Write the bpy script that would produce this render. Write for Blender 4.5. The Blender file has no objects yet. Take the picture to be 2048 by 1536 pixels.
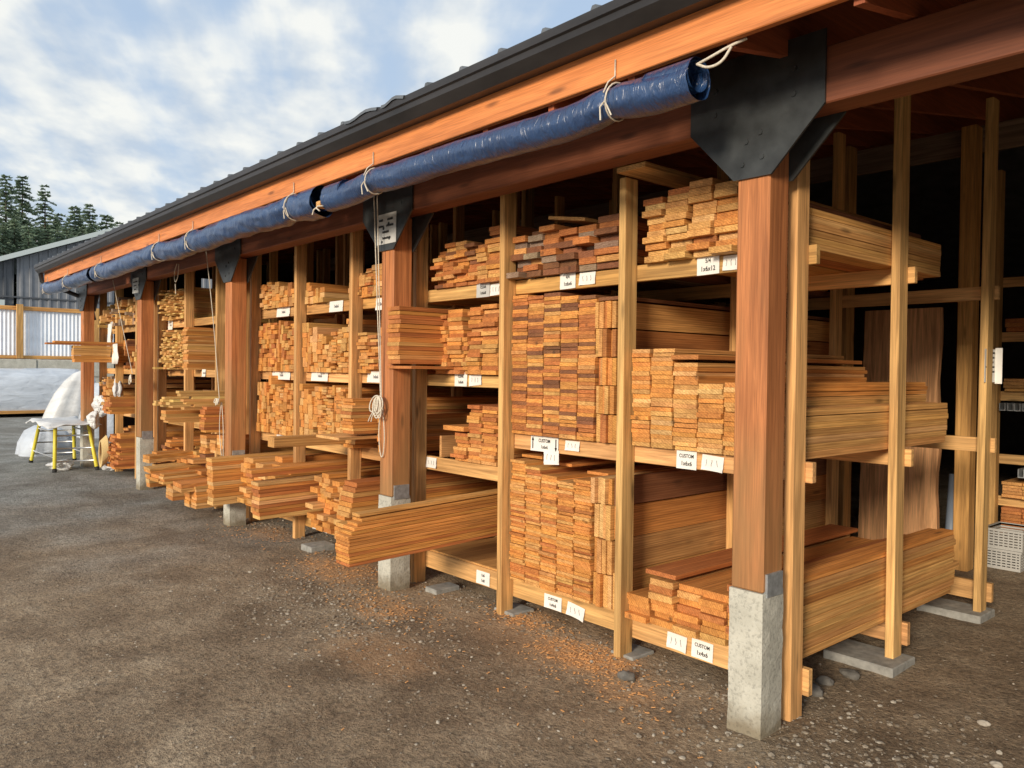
import bpy, math, random
import numpy as np
from mathutils import Vector, Matrix, noise
R = random.Random(7)
S = bpy.context.scene
COL = S.collection

# ---------------------------------------------------------------- camera
cam_d = bpy.data.cameras.new('camera'); cam = bpy.data.objects.new('camera', cam_d); COL.objects.link(cam)
S.camera = cam
cam_d.sensor_width = 36; cam_d.lens = 1582.585 / 2048 * 36; cam_d.clip_start = .05; cam_d.clip_end = 2000
yaw, pit, rol = math.radians(48.94868), math.radians(-0.96675), math.radians(0.68617)
f_ = Vector((-math.sin(yaw) * math.cos(pit), math.cos(yaw) * math.cos(pit), math.sin(pit)))
r_ = Vector((math.cos(yaw), math.sin(yaw), 0)); u_ = r_.cross(f_)
r2 = math.cos(rol) * r_ + math.sin(rol) * u_; u2 = -math.sin(rol) * r_ + math.cos(rol) * u_
CAM = Vector((1.921, -3.18, 1.65))
cam.matrix_world = Matrix(((r2.x, u2.x, -f_.x, CAM.x), (r2.y, u2.y, -f_.y, CAM.y), (r2.z, u2.z, -f_.z, CAM.z), (0, 0, 0, 1)))

# ---------------------------------------------------------------- sky and sun
SUN_EL, SUN_AZ = math.radians(16.5), math.radians(20)      # azimuth measured from -Y towards +X
w = bpy.data.worlds.new('World'); S.world = w; w.use_nodes = True
nt = w.node_tree; N = nt.nodes; L = nt.links; N.clear()
out = N.new('ShaderNodeOutputWorld'); bg = N.new('ShaderNodeBackground'); sky = N.new('ShaderNodeTexSky')
sky.sky_type = 'NISHITA'; sky.sun_disc = False; sky.sun_elevation = SUN_EL
sdir = Vector((math.sin(SUN_AZ) * math.cos(SUN_EL), -math.cos(SUN_AZ) * math.cos(SUN_EL), math.sin(SUN_EL)))
sky.sun_rotation = math.atan2(sdir.x, sdir.y)
sky.dust_density = 1.2
tc = N.new('ShaderNodeTexCoord'); sep = N.new('ShaderNodeSeparateXYZ'); L.new(tc.outputs['Generated'], sep.inputs[0])
def nmath(op, a, b=None, nodes=None, links=None, clamp=False):
    nodes = nodes or N; links = links or L
    n = nodes.new('ShaderNodeMath'); n.operation = op; n.use_clamp = clamp
    for i, v in enumerate((a, b)):
        if v is None: continue
        if isinstance(v, (int, float)): n.inputs[i].default_value = v
        else: links.new(v, n.inputs[i])
    return n.outputs[0]
zz = nmath('MAXIMUM', nmath('ADD', sep.outputs[2], .16), .05)
px = nmath('DIVIDE', sep.outputs[0], zz); py = nmath('DIVIDE', sep.outputs[1], zz)
ca, sa = -.87, .49
uu = nmath('ADD', nmath('MULTIPLY', px, ca), nmath('MULTIPLY', py, sa))
vv = nmath('ADD', nmath('MULTIPLY', px, sa), nmath('MULTIPLY', py, -ca))
cmb = N.new('ShaderNodeCombineXYZ'); L.new(nmath('MULTIPLY', uu, .30), cmb.inputs[0]); L.new(nmath('MULTIPLY', vv, 1.7), cmb.inputs[1])
n1 = N.new('ShaderNodeTexNoise'); n1.inputs['Scale'].default_value = 2.1; n1.inputs['Detail'].default_value = 6; n1.inputs['Roughness'].default_value = .52; n1.inputs['Distortion'].default_value = .35
L.new(cmb.outputs[0], n1.inputs['Vector'])
cmb2 = N.new('ShaderNodeCombineXYZ'); L.new(nmath('MULTIPLY', uu, 2.6), cmb2.inputs[0]); L.new(nmath('MULTIPLY', vv, 3.4), cmb2.inputs[1]); cmb2.inputs[2].default_value = 4
n2 = N.new('ShaderNodeTexNoise'); n2.inputs['Scale'].default_value = 1.7; n2.inputs['Detail'].default_value = 4
L.new(cmb2.outputs[0], n2.inputs['Vector'])
mixn = nmath('ADD', nmath('MULTIPLY', n1.outputs[0], .74), nmath('MULTIPLY', n2.outputs[0], .26))
rmp = N.new('ShaderNodeValToRGB'); rmp.color_ramp.interpolation = 'EASE'
e = rmp.color_ramp.elements; e[0].position = .36; e[0].color = (0, 0, 0, 1); e[1].position = .57; e[1].color = (1, 1, 1, 1)
L.new(mixn, rmp.inputs[0])
ccol = N.new('ShaderNodeValToRGB'); ee = ccol.color_ramp.elements
ee[0].position = .36; ee[0].color = (4.1, 4.7, 5.4, 1); ee[1].position = .62; ee[1].color = (6.9, 6.9, 6.5, 1)
L.new(n2.outputs[0], ccol.inputs[0])
base = N.new('ShaderNodeMix'); base.data_type = 'RGBA'; base.inputs[0].default_value = .8
L.new(sky.outputs[0], base.inputs[6]); base.inputs[7].default_value = (3.6, 4.6, 6.0, 1)
mx = N.new('ShaderNodeMix'); mx.data_type = 'RGBA'
L.new(nmath('MULTIPLY', rmp.outputs[0], .9), mx.inputs[0]); L.new(base.outputs[2], mx.inputs[6]); L.new(ccol.outputs[0], mx.inputs[7])
L.new(mx.outputs[2], bg.inputs[0]); bg.inputs[1].default_value = .095; L.new(bg.outputs[0], out.inputs[0])
sun_d = bpy.data.lights.new('sun', 'SUN'); sun_d.energy = 2.5; sun_d.angle = math.radians(12); sun_d.color = (1, .86, .68)
sun = bpy.data.objects.new('sun', sun_d); COL.objects.link(sun)
sun.rotation_euler = sdir.to_track_quat('Z', 'Y').to_euler()
S.view_settings.view_transform = 'Standard'; S.view_settings.look = 'None'; S.view_settings.exposure = .58; S.view_settings.gamma = 1

# ---------------------------------------------------------------- materials
def new_mat(name, rough=.7, metal=0):
    m = bpy.data.materials.new(name); m.use_nodes = True
    b = m.node_tree.nodes['Principled BSDF']; b.inputs['Roughness'].default_value = rough; b.inputs['Metallic'].default_value = metal
    return m, m.node_tree.nodes, m.node_tree.links, b
def tex(nodes, links, scale, nscale=1, detail=4, rough=.55, dist=0, typ='ShaderNodeTexNoise', obj=False):
    if obj: g = nodes.new('ShaderNodeTexCoord'); src = g.outputs['Object']
    else: g = nodes.new('ShaderNodeNewGeometry'); src = g.outputs['Position']
    mp = nodes.new('ShaderNodeMapping'); mp.inputs['Scale'].default_value = scale; links.new(src, mp.inputs[0])
    t = nodes.new(typ); t.inputs['Scale'].default_value = nscale
    if typ == 'ShaderNodeTexNoise':
        t.inputs['Detail'].default_value = detail; t.inputs['Roughness'].default_value = rough; t.inputs['Distortion'].default_value = dist
    links.new(mp.outputs[0], t.inputs['Vector']); return t, mp
def ramp(nodes, links, src, stops, interp='LINEAR'):
    r = nodes.new('ShaderNodeValToRGB'); r.color_ramp.interpolation = interp
    els = r.color_ramp.elements
    while len(els) < len(stops): els.new(.5)
    for el, (p, c) in zip(els, stops):
        el.position = p; el.color = tuple(c) + (1,) if len(c) == 3 else c
    links.new(src, r.inputs[0]); return r
def mixc(nodes, links, fac, a, b, blend='MIX'):
    m = nodes.new('ShaderNodeMix'); m.data_type = 'RGBA'; m.blend_type = blend
    for i, v in ((0, fac), (6, a), (7, b)):
        if isinstance(v, (int, float)): m.inputs[i].default_value = v
        elif isinstance(v, tuple): m.inputs[i].default_value = tuple(v) + (1,) if len(v) == 3 else v
        else: links.new(v, m.inputs[i])
    return m.outputs[2]
def bump(nodes, links, bsdf, src, strength=.3, dist=.01):
    b = nodes.new('ShaderNodeBump'); b.inputs['Strength'].default_value = strength; b.inputs['Distance'].default_value = dist
    links.new(src, b.inputs['Height']); links.new(b.outputs[0], bsdf.inputs['Normal'])
g3 = lambda v: (v, v, v)
def wood(name, axis, color=None, stain=None, rough=.72, contrast=1.0):
    """sawn wood with its grain running along one axis; colour from the 'tint' attribute unless given"""
    m, n, l, b = new_mat(name, rough)
    k = {'x': (1.4, 34, 34), 'y': (34, 1.4, 34), 'z': (34, 34, 1.4)}[axis]
    k2 = {'x': (5, 170, 170), 'y': (170, 5, 170), 'z': (170, 170, 5)}[axis]
    k3 = {'x': (.7, 5, 5), 'y': (5, .7, 5), 'z': (5, 5, .7)}[axis]
    t1, m1 = tex(n, l, k, detail=3, dist=.8); t2, m2 = tex(n, l, k2, detail=2); t3, m3 = tex(n, l, k3, detail=3)
    if color is None:
        a = n.new('ShaderNodeAttribute'); a.attribute_name = 'tint'; col = a.outputs['Color']
        for mm in (m1, m3):      # every board gets its own grain
            sc = n.new('ShaderNodeVectorMath'); sc.operation = 'SCALE'; sc.inputs[3].default_value = 37; l.new(a.outputs['Color'], sc.inputs[0]); l.new(sc.outputs[0], mm.inputs['Location'])
    else:
        c = n.new('ShaderNodeRGB'); c.outputs[0].default_value = (*color, 1); col = c.outputs[0]
    lo = 1 - .42 * contrast
    r1 = ramp(n, l, t1.outputs[0], [(.3, (lo, lo * .93, lo * .86)), (.62, (1.12, 1.12, 1.12))])
    r2_ = ramp(n, l, t2.outputs[0], [(.35, g3(.82)), (.65, g3(1.08))])
    r3 = ramp(n, l, t3.outputs[0], [(.35, (.78, .74, .7)), (.65, (1.12, 1.12, 1.1))])
    x = mixc(n, l, 1.0, col, r1.outputs[0], 'MULTIPLY'); x = mixc(n, l, 1.0, x, r2_.outputs[0], 'MULTIPLY'); x = mixc(n, l, 1.0, x, r3.outputs[0], 'MULTIPLY')
    if axis == 'y' and color is None:
        # growth rings round a pith that differs from board to board
        gg = n.new('ShaderNodeNewGeometry'); of = n.new('ShaderNodeVectorMath'); of.operation = 'MULTIPLY'; l.new(a.outputs['Color'], of.inputs[0]); of.inputs[1].default_value = (3.1, 0, 7.7)
        fr = n.new('ShaderNodeVectorMath'); fr.operation = 'MULTIPLY_ADD'; l.new(gg.outputs['Position'], fr.inputs[0]); fr.inputs[1].default_value = (1, .012, 1); l.new(of.outputs[0], fr.inputs[2])
        wv = n.new('ShaderNodeTexWave'); wv.wave_type = 'RINGS'; wv.rings_direction = 'SPHERICAL'; wv.inputs['Scale'].default_value = 24; wv.inputs['Distortion'].default_value = 5; wv.inputs['Detail'].default_value = 2; wv.inputs['Detail Scale'].default_value = 2.0
        l.new(fr.outputs[0], wv.inputs[0]); rw = ramp(n, l, wv.outputs['Fac'], [(.2, (.80, .72, .64)), (.75, g3(1.07))])
        x = mixc(n, l, .8, x, rw.outputs[0], 'MULTIPLY')
    # knots
    tk, mk = tex(n, l, {'x': (1.6, 7, 7), 'y': (7, 1.6, 7), 'z': (7, 7, 1.6)}[axis], typ='ShaderNodeTexVoronoi')
    rk = ramp(n, l, tk.outputs['Distance'], [(.05, g3(.32)), (.13, g3(1))])
    x = mixc(n, l, .8, x, rk.outputs[0], 'MULTIPLY')
    if stain:
        ts, ms = tex(n, l, (3, 3, .9), detail=4)
        gz = n.new('ShaderNodeNewGeometry'); sz_ = n.new('ShaderNodeSeparateXYZ'); l.new(gz.outputs['Position'], sz_.inputs[0])
        hz = nmath('ADD', ts.outputs[0], nmath('MULTIPLY', nmath('SUBTRACT', 1.6, sz_.outputs[2], n, l), .16, n, l), n, l)      # weathers more near the ground
        rs = ramp(n, l, hz, [(.42, g3(0)), (.70, g3(1))])
        x = mixc(n, l, rs.outputs[0], x, mixc(n, l, .55, x, stain))
    l.new(x, b.inputs['Base Color'])
    bump(n, l, b, t1.outputs[0], .25, .004)
    return m
W_Y, W_Z, W_X = wood('board_wood', 'y', contrast=.42), wood('upright_wood', 'z'), wood('rail_wood', 'x')
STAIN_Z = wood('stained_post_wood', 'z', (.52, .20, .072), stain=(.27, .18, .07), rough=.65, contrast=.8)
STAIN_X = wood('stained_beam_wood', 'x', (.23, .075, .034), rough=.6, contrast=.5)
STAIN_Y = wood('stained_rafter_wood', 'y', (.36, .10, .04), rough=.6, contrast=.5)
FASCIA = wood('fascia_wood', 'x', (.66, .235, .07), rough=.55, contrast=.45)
def flat(name, col, rough=.6, metal=0, nscale=None, var=.25, bmp=0, bdist=.01, aniso=(1, 1, 1)):
    m, n, l, b = new_mat(name, rough, metal)
    if nscale:
        t, mp = tex(n, l, aniso, nscale, detail=6, rough=.6)
        r = ramp(n, l, t.outputs[0], [(.3, tuple(c * (1 - var) for c in col)), (.7, tuple(min(1, c * (1 + var)) for c in col))])
        l.new(r.outputs[0], b.inputs['Base Color'])
        if bmp: bump(n, l, b, t.outputs[0], bmp, bdist)
    else: b.inputs['Base Color'].default_value = (*col, 1)
    return m
M_STEEL = flat('black_painted_steel', (.034, .038, .040), .42, .0, 9, .45, .25, .003)
M_GALV = flat('galvanised_steel', (.42, .45, .47), .45, .6, 30, .3)
M_GUTTER = flat('dark_gutter_metal', (.030, .027, .027), .45, .1, 6, .4, aniso=(.3, 1, 1))
M_ROOF = flat('roof_metal', (.16, .17, .18), .4, .5, 5, .3)
M_PAPER = flat('white_paper', (.83, .81, .76), .6, 0, 12, .06, .2, .01)
M_PAPERG = flat('grey_laminated_paper', (.52, .52, .50), .4, 0, 12, .1)
M_INK = flat('black_ink', (.02, .02, .02), .6)
M_INKG = flat('grey_ink', (.16, .16, .17), .6)
M_ROPE = flat('pale_rope', (.62, .56, .46), .9, 0, 120, .25)
M_YEL = flat('yellow_fibreglass', (.72, .62, .06), .45, 0, 14, .12)
M_ALU = flat('aluminium', (.6, .61, .62), .35, .7)
M_BLK = flat('black_rubber', (.02, .02, .02), .8)
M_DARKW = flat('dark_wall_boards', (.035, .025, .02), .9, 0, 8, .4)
M_STONE = flat('stone', (.14, .13, .115), .85, 0, 14, .45, .5, .01)
M_GREYW = flat('grey_metal_cladding', (.20, .215, .24), .5, .1, 3, .12)
M_GREYD = flat('dark_grey_metal_cladding', (.09, .10, .115), .5, .1, 3, .12)
M_WHITEC = flat('white_corrugated_metal', (.80, .85, .92), .4, .1, 3, .08)
M_TRIM = flat('pale_metal_trim', (.55, .62, .62), .4, .1)
M_CRATE = flat('pale_grey_plastic', (.42, .42, .40), .5)
M_PIPE = flat('blue_grey_pipe', (.16, .20, .26), .5)
M_BARK = flat('bark', (.07, .05, .04), .9, 0, 6, .3)
def mat_concrete():
    m, n, l, b = new_mat('cast_concrete', .85)
    t1, _ = tex(n, l, (1, 1, 1), 5, 6, .6); t2, _ = tex(n, l, (1, 1, 1), 70, 3)
    r = ramp(n, l, t1.outputs[0], [(.3, (.40, .39, .33)), (.7, (.58, .565, .49))])
    r2 = ramp(n, l, t2.outputs[0], [(.3, g3(.7)), (.5, g3(1.04))])
    x = mixc(n, l, 1.0, r.outputs[0], r2.outputs[0], 'MULTIPLY')
    g = n.new('ShaderNodeNewGeometry'); sp = n.new('ShaderNodeSeparateXYZ'); l.new(g.outputs['Position'], sp.inputs[0])
    t3, _ = tex(n, l, (1, 1, 1), 14, 4)
    h = nmath('ADD', nmath('MULTIPLY', sp.outputs[2], 6, n, l), nmath('SUBTRACT', t3.outputs[0], .6, n, l), n, l)
    rr = ramp(n, l, h, [(.05, (.38, .30, .2)), (.75, (1, 1, 1))])     # mud splash at the foot
    x = mixc(n, l, .8, x, rr.outputs[0], 'MULTIPLY')
    l.new(x, b.inputs['Base Color']); bump(n, l, b, t2.outputs[0], .5, .006); return m
M_CONC = mat_concrete()
M_PAV = flat('paver_concrete', (.30, .295, .27), .9, 0, 18, .3, .3, .004)
def mat_ground():
    m, n, l, b = new_mat('dirt_and_gravel', .92)
    ta, _ = tex(n, l, (1, 1, 1), .45, 5, .6); tb, _ = tex(n, l, (1, 1, 1), 3.2, 6, .65); tcn, _ = tex(n, l, (1, 1, 1), 46, 4, .7)
    td, _ = tex(n, l, (1, 1, 1), 130, 3, .7)
    brown = ramp(n, l, tb.outputs[0], [(.3, (.235, .168, .105)), (.5, (.325, .245, .160)), (.7, (.41, .325, .225))])
    grey = ramp(n, l, tb.outputs[0], [(.3, (.22, .22, .20)), (.7, (.36, .36, .335))])
    g = n.new('ShaderNodeNewGeometry'); sp = n.new('ShaderNodeSeparateXYZ'); l.new(g.outputs['Position'], sp.inputs[0])
    # grey gravel towards the far yard, brown dirt by the shed
    f = nmath('MULTIPLY', nmath('ADD', nmath('MULTIPLY', sp.outputs[0], -1, n, l), -4.6, n, l), .2, n, l)
    f = nmath('ADD', f, nmath('MULTIPLY', nmath('SUBTRACT', ta.outputs[0], .5, n, l), 2.6, n, l), n, l, True)
    x = mixc(n, l, f, brown.outputs[0], grey.outputs[0])
    tl, _ = tex(n, l, (1, 1, 1), .9, 3, .5, dist=.6); sl_ = ramp(n, l, tl.outputs[0], [(.36, (.70, .66, .62)), (.58, g3(1.08))]); x = mixc(n, l, .9, x, sl_.outputs[0], 'MULTIPLY')     # damp and dry patches
    tg, _ = tex(n, l, (1, 1, 1), 17, 5, .75); sg_ = ramp(n, l, tg.outputs[0], [(.36, g3(.58)), (.52, g3(1)), (.68, g3(1.22))]); x = mixc(n, l, .8, x, sg_.outputs[0], 'MULTIPLY')
    sc = ramp(n, l, tcn.outputs[0], [(.34, g3(.5)), (.5, g3(1)), (.66, g3(1.4))])
    sd = ramp(n, l, td.outputs[0], [(.35, g3(.72)), (.7, g3(1.3))])
    x = mixc(n, l, .85, x, sc.outputs[0], 'MULTIPLY'); x = mixc(n, l, .7, x, sd.outputs[0], 'MULTIPLY')
    # sawdust spilled in patches (position, radius)
    for (cx, cy, rr, s) in ((-1.22, .16, .46, 1.0), (-1.95, .34, .34, .8), (-2.75, -.25, .42, .6), (-3.9, .05, .6, .75), (-.75, -.05, .3, .5), (-5.6, .2, .5, .5), (-2.0, -.75, .6, .35), (-1.5, .25, .95, .28), (-3.0, .0, 1.0, .2), (-.4, -.35, .6, .1)):
        dx = nmath('POWER', nmath('ABSOLUTE', nmath('SUBTRACT', sp.outputs[0], cx, n, l), None, n, l), 2, n, l); dy = nmath('MULTIPLY', nmath('POWER', nmath('ABSOLUTE', nmath('SUBTRACT', sp.outputs[1], cy, n, l), None, n, l), 2, n, l), 2.6, n, l)
        d = nmath('DIVIDE', nmath('POWER', nmath('ADD', dx, dy, n, l), .5, n, l), rr, n, l)
        v = nmath('SUBTRACT', 1.35, nmath('ADD', d, nmath('MULTIPLY', nmath('SUBTRACT', 1, tb.outputs[0], n, l), .9, n, l), n, l), n, l)
        v = nmath('MULTIPLY', nmath('MULTIPLY', v, 2.2, n, l, True), s, n, l, True)
        v = nmath('MULTIPLY', v, nmath('ADD', nmath('MULTIPLY', tcn.outputs[0], 1.4, n, l), .1, n, l), n, l, True)
        x = mixc(n, l, v, x, (.62, .34, .15))
    l.new(x, b.inputs['Base Color'])
    hsum = nmath('ADD', nmath('MULTIPLY', tb.outputs[0], .6, n, l), nmath('MULTIPLY', tcn.outputs[0], .5, n, l), n, l)
    hsum = nmath('ADD', nmath('ADD', hsum, nmath('MULTIPLY', tg.outputs[0], .8, n, l), n, l), nmath('MULTIPLY', td.outputs[0], .15, n, l), n, l)
    bump(n, l, b, hsum, .9, .045); return m
M_GROUND = mat_ground()
def mat_vinyl():
    m, n, l, b = new_mat('blue_vinyl_tarp', .30)
    t, _ = tex(n, l, (1.2, 6, 6), 2, 4)
    r = ramp(n, l, t.outputs[0], [(.3, (.012, .036, .11)), (.7, (.024, .07, .19))])
    l.new(r.outputs[0], b.inputs['Base Color'])
    t2, _ = tex(n, l, (16, 5, 5), 1.3, 4, dist=1.6); bump(n, l, b, t2.outputs[0], .6, .03); b.inputs['Specular IOR Level'].default_value = .8; b.inputs['Coat Weight'].default_value = .35; b.inputs['Coat Roughness'].default_value = .3
    return m
M_TARP = mat_vinyl()
def mat_plastic(name, c, r=.28):
    m, n, l, b = new_mat(name, r)
    t, _ = tex(n, l, (1, 1, 3), 1.6, 5, dist=.8)
    rr = ramp(n, l, t.outputs[0], [(.3, tuple(v * .72 for v in c)), (.7, c)])
    l.new(rr.outputs[0], b.inputs['Base Color']); bump(n, l, b, t.outputs[0], .6, .08); return m
M_WRAP = mat_plastic('grey_plastic_wrap', (.62, .68, .76)); M_SHEET = mat_plastic('white_plastic_sheet', (.75, .76, .76), .4)
def mat_tree():
    m, n, l, b = new_mat('conifer_needles', .8)
    t, _ = tex(n, l, (1, 1, 1), .55, 4)
    r = ramp(n, l, t.outputs[0], [(.3, (.13, .19, .125)), (.7, (.25, .33, .225))]); l.new(r.outputs[0], b.inputs['Base Color']); return m  # needle colour lightened to stand in for distance haze
M_TREE = mat_tree()
M_PEB = []
for i, c in enumerate(((.26, .22, .17), (.19, .155, .115), (.38, .34, .28))): M_PEB.append(flat('pebble_stone', c, .85))
M_CHIP = flat('fresh_wood_chips', (.66, .34, .13), .8)

# ---------------------------------------------------------------- geometry helpers
class MB:
    def __init__(s): s.v = []; s.f = []; s.t = []; s.sm = []
    def add(s, vs, fs, tint=(1, 1, 1), smooth=False):
        o = len(s.v); s.v += [tuple(v) for v in vs]; s.f += [tuple(i + o for i in f) for f in fs]; s.t += [tint] * len(fs); s.sm += [smooth] * len(fs); return s
    def box(s, x0, x1, y0, y1, z0, z1, tint=(1, 1, 1), M=None):
        vs = [Vector((x, y, z)) for z in (z0, z1) for y in (y0, y1) for x in (x0, x1)]
        if M is not None: vs = [M @ v for v in vs]
        return s.add(vs, [(0, 2, 3, 1), (4, 5, 7, 6), (0, 1, 5, 4), (2, 6, 7, 3), (0, 4, 6, 2), (1, 3, 7, 5)], tint)
    def cbox(s, x0, x1, y0, y1, z0, z1, c=.004, tint=(1, 1, 1), M=None):
        """box with chamfered edges"""
        X = (x0, x1); Y = (y0, y1); Z = (z0, z1); vs = []; idx = {}
        for i in (0, 1):
            for j in (0, 1):
                for k in (0, 1):
                    sx, sy, sz = (c, -c)[i], (c, -c)[j], (c, -c)[k]
                    for a, (dx, dy, dz) in enumerate(((0, sy, sz), (sx, 0, sz), (sx, sy, 0))):
                        idx[i, j, k, a] = len(vs); vs.append(Vector((X[i] + dx, Y[j] + dy, Z[k] + dz)))
        fs = []
        q = lambda i, a, ps: [idx[p + (a,)] for p in ps]
        fs.append(q(0, 0, [(0, 0, 0), (0, 0, 1), (0, 1, 1), (0, 1, 0)])); fs.append(q(0, 0, [(1, 0, 0), (1, 1, 0), (1, 1, 1), (1, 0, 1)]))
        fs.append(q(0, 1, [(0, 0, 0), (1, 0, 0), (1, 0, 1), (0, 0, 1)])); fs.append(q(0, 1, [(0, 1, 0), (0, 1, 1), (1, 1, 1), (1, 1, 0)]))
        fs.append(q(0, 2, [(0, 0, 0), (0, 1, 0), (1, 1, 0), (1, 0, 0)])); fs.append(q(0, 2, [(0, 0, 1), (1, 0, 1), (1, 1, 1), (0, 1, 1)]))
        for i in (0, 1):
            for j in (0, 1):
                fs.append((idx[i, j, 0, 0], idx[i, j, 1, 0], idx[i, j, 1, 1], idx[i, j, 0, 1]))
                fs.append((idx[i, 0, j, 0], idx[i, 1, j, 0], idx[i, 1, j, 2], idx[i, 0, j, 2]))
                fs.append((idx[0, i, j, 1], idx[1, i, j, 1], idx[1, i, j, 2], idx[0, i, j, 2]))
                for k in (0, 1): fs.append((idx[i, j, k, 0], idx[i, j, k, 1], idx[i, j, k, 2]))
        if M is not None: vs = [M @ v for v in vs]
        return s.add(vs, fs, tint)
    def tube(s, pts, r, seg=8, tint=(1, 1, 1), cap=True, smooth=True):
        pts = [Vector(p) for p in pts]; n = len(pts); rs = r if isinstance(r, (list, tuple)) else [r] * n
        vs = []; up = None
        for i, p in enumerate(pts):
            d = (pts[min(i + 1, n - 1)] - pts[max(i - 1, 0)]).normalized()
            if up is None: up = Vector((0, 0, 1)) if abs(d.z) < .9 else Vector((1, 0, 0))
            a = d.cross(up).normalized(); up = a.cross(d).normalized()
            for k in range(seg):
                t = 2 * math.pi * k / seg; vs.append(p + (a * math.cos(t) + up * math.sin(t)) * rs[i])
        fs = [(i * seg + k, i * seg + (k + 1) % seg, (i + 1) * seg + (k + 1) % seg, (i + 1) * seg + k) for i in range(n - 1) for k in range(seg)]
        s.add(vs, fs, tint, smooth)
        if cap:
            o = len(s.v); s.f += [tuple(range(o - n * seg, o - n * seg + seg)), tuple(range(o - 1, o - seg - 1, -1))]; s.t += [tint] * 2; s.sm += [False] * 2
        return s
    def prism(s, poly, a0, a1, plane='yz', tint=(1, 1, 1)):
        """polygon in a plane, extruded along the third axis"""
        mk = {'yz': lambda p, a: (a, p[0], p[1]), 'xz': lambda p, a: (p[0], a, p[1]), 'xy': lambda p, a: (p[0], p[1], a)}[plane]
        n = len(poly); vs = [mk(p, a0) for p in poly] + [mk(p, a1) for p in poly]
        fs = [tuple(range(n)), tuple(range(2 * n - 1, n - 1, -1))] + [(i, n + i, n + (i + 1) % n, (i + 1) % n) for i in range(n)]
        return s.add(vs, fs, tint)
    def mesh(s, name, mat, origin=None):
        me = bpy.data.meshes.new(name); o = Vector(origin or (0, 0, 0))
        me.from_pydata([(v[0] - o.x, v[1] - o.y, v[2] - o.z) for v in s.v], [], s.f)
        at = me.attributes.new('tint', 'FLOAT_COLOR', 'FACE'); at.data.foreach_set('color', [c for t in s.t for c in (t[0], t[1], t[2], 1)])
        me.polygons.foreach_set('use_smooth', s.sm)
        for m in (mat if isinstance(mat, (list, tuple)) else [mat]): me.materials.append(m)
        me.update(); return me
    def build(s, name, mat, parent=None, origin=None):
        o = bpy.data.objects.new(name, s.mesh(name, mat, origin)); COL.objects.link(o)
        if parent is not None:
            o.parent = parent; o.location = Vector(origin or (0, 0, 0)) - WLOC.get(parent.as_pointer(), Vector())
        else: o.location = origin or (0, 0, 0)
        WLOC[o.as_pointer()] = Vector(origin or (0, 0, 0))
        return o
WLOC = {}
def fixn(o):
    import bmesh
    b = bmesh.new(); b.from_mesh(o.data); bmesh.ops.recalc_face_normals(b, faces=b.faces); b.to_mesh(o.data); b.free(); return o
def tag(o, label, cat, group=None):
    o['label'] = label; o['category'] = cat
    if group: o['group'] = group
    return o
def empty(name, loc, label, cat, group=None):
    o = bpy.data.objects.new(name, None); COL.objects.link(o); o.location = loc; WLOC[o.as_pointer()] = Vector(loc); o.empty_display_size = .2
    return tag(o, label, cat, group)
def struct(o, kind='structure'): o['kind'] = kind; return o

# palettes (linear base colours)
TAN = (.64, .352, .118); ORG = (.645, .29, .073); RED = (.49, .185, .052); DRK = (.23, .095, .04); PAL = (.72, .44, .18); GRY = (.30, .22, .16); YEL = (.70, .47, .17)
FIR = (.72, .42, .165)
TONE = {'tan': TAN, 'orange': ORG, 'reddish': RED, 'dark': DRK, 'pale': PAL, 'grey-brown': GRY, 'yellow': YEL}
def jit(c, a=.11):
    k = 1 + R.uniform(-a, a); return tuple(min(.95, v * k * (1 + R.uniform(-.05, .05))) for v in c)

# ---------------------------------------------------------------- ground
def grid_axis(parts):
    out = []
    for a, b, s in parts:
        n = max(1, round((b - a) / s)); out += [a + (b - a) * i / n for i in range(n)]
    return out + [parts[-1][1]]
gx = grid_axis([(-600, -100, 100), (-100, -30, 10), (-30, -14, 1), (-14, -6, .16), (-6, 2.2, .055), (2.2, 6, .3), (6, 60, 9), (60, 300, 80)])
gy = grid_axis([(-300, -60, 60), (-60, -12, 8), (-12, -4, 1), (-4, 2.4, .055), (2.4, 6, .15), (6, 14, 1), (14, 60, 8), (60, 400, 85)])
def gh(x, y):
    fade = max(0, min(1, (14 + x) / 6)) if x < -8 else 1
    h = noise.noise(Vector((x * .8, y * .8, 0))) * .012 + noise.noise(Vector((x * 3.1, y * 3.1, 3))) * .010 + noise.noise(Vector((x * 11, y * 11, 5))) * .005 + noise.noise(Vector((x * 5.5, y * 5.5, 9))) * .004
    return h * fade
vs = [(x, y, gh(x, y) if -14 < x < 6 and -5 < y < 6 else 0) for y in gy for x in gx]
nx = len(gx); fs = [(j * nx + i, j * nx + i + 1, (j + 1) * nx + i + 1, (j + 1) * nx + i) for j in range(len(gy) - 1) for i in range(nx - 1)]
m = MB(); m.add(vs, fs, smooth=True); struct(m.build('ground', M_GROUND))
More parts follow.
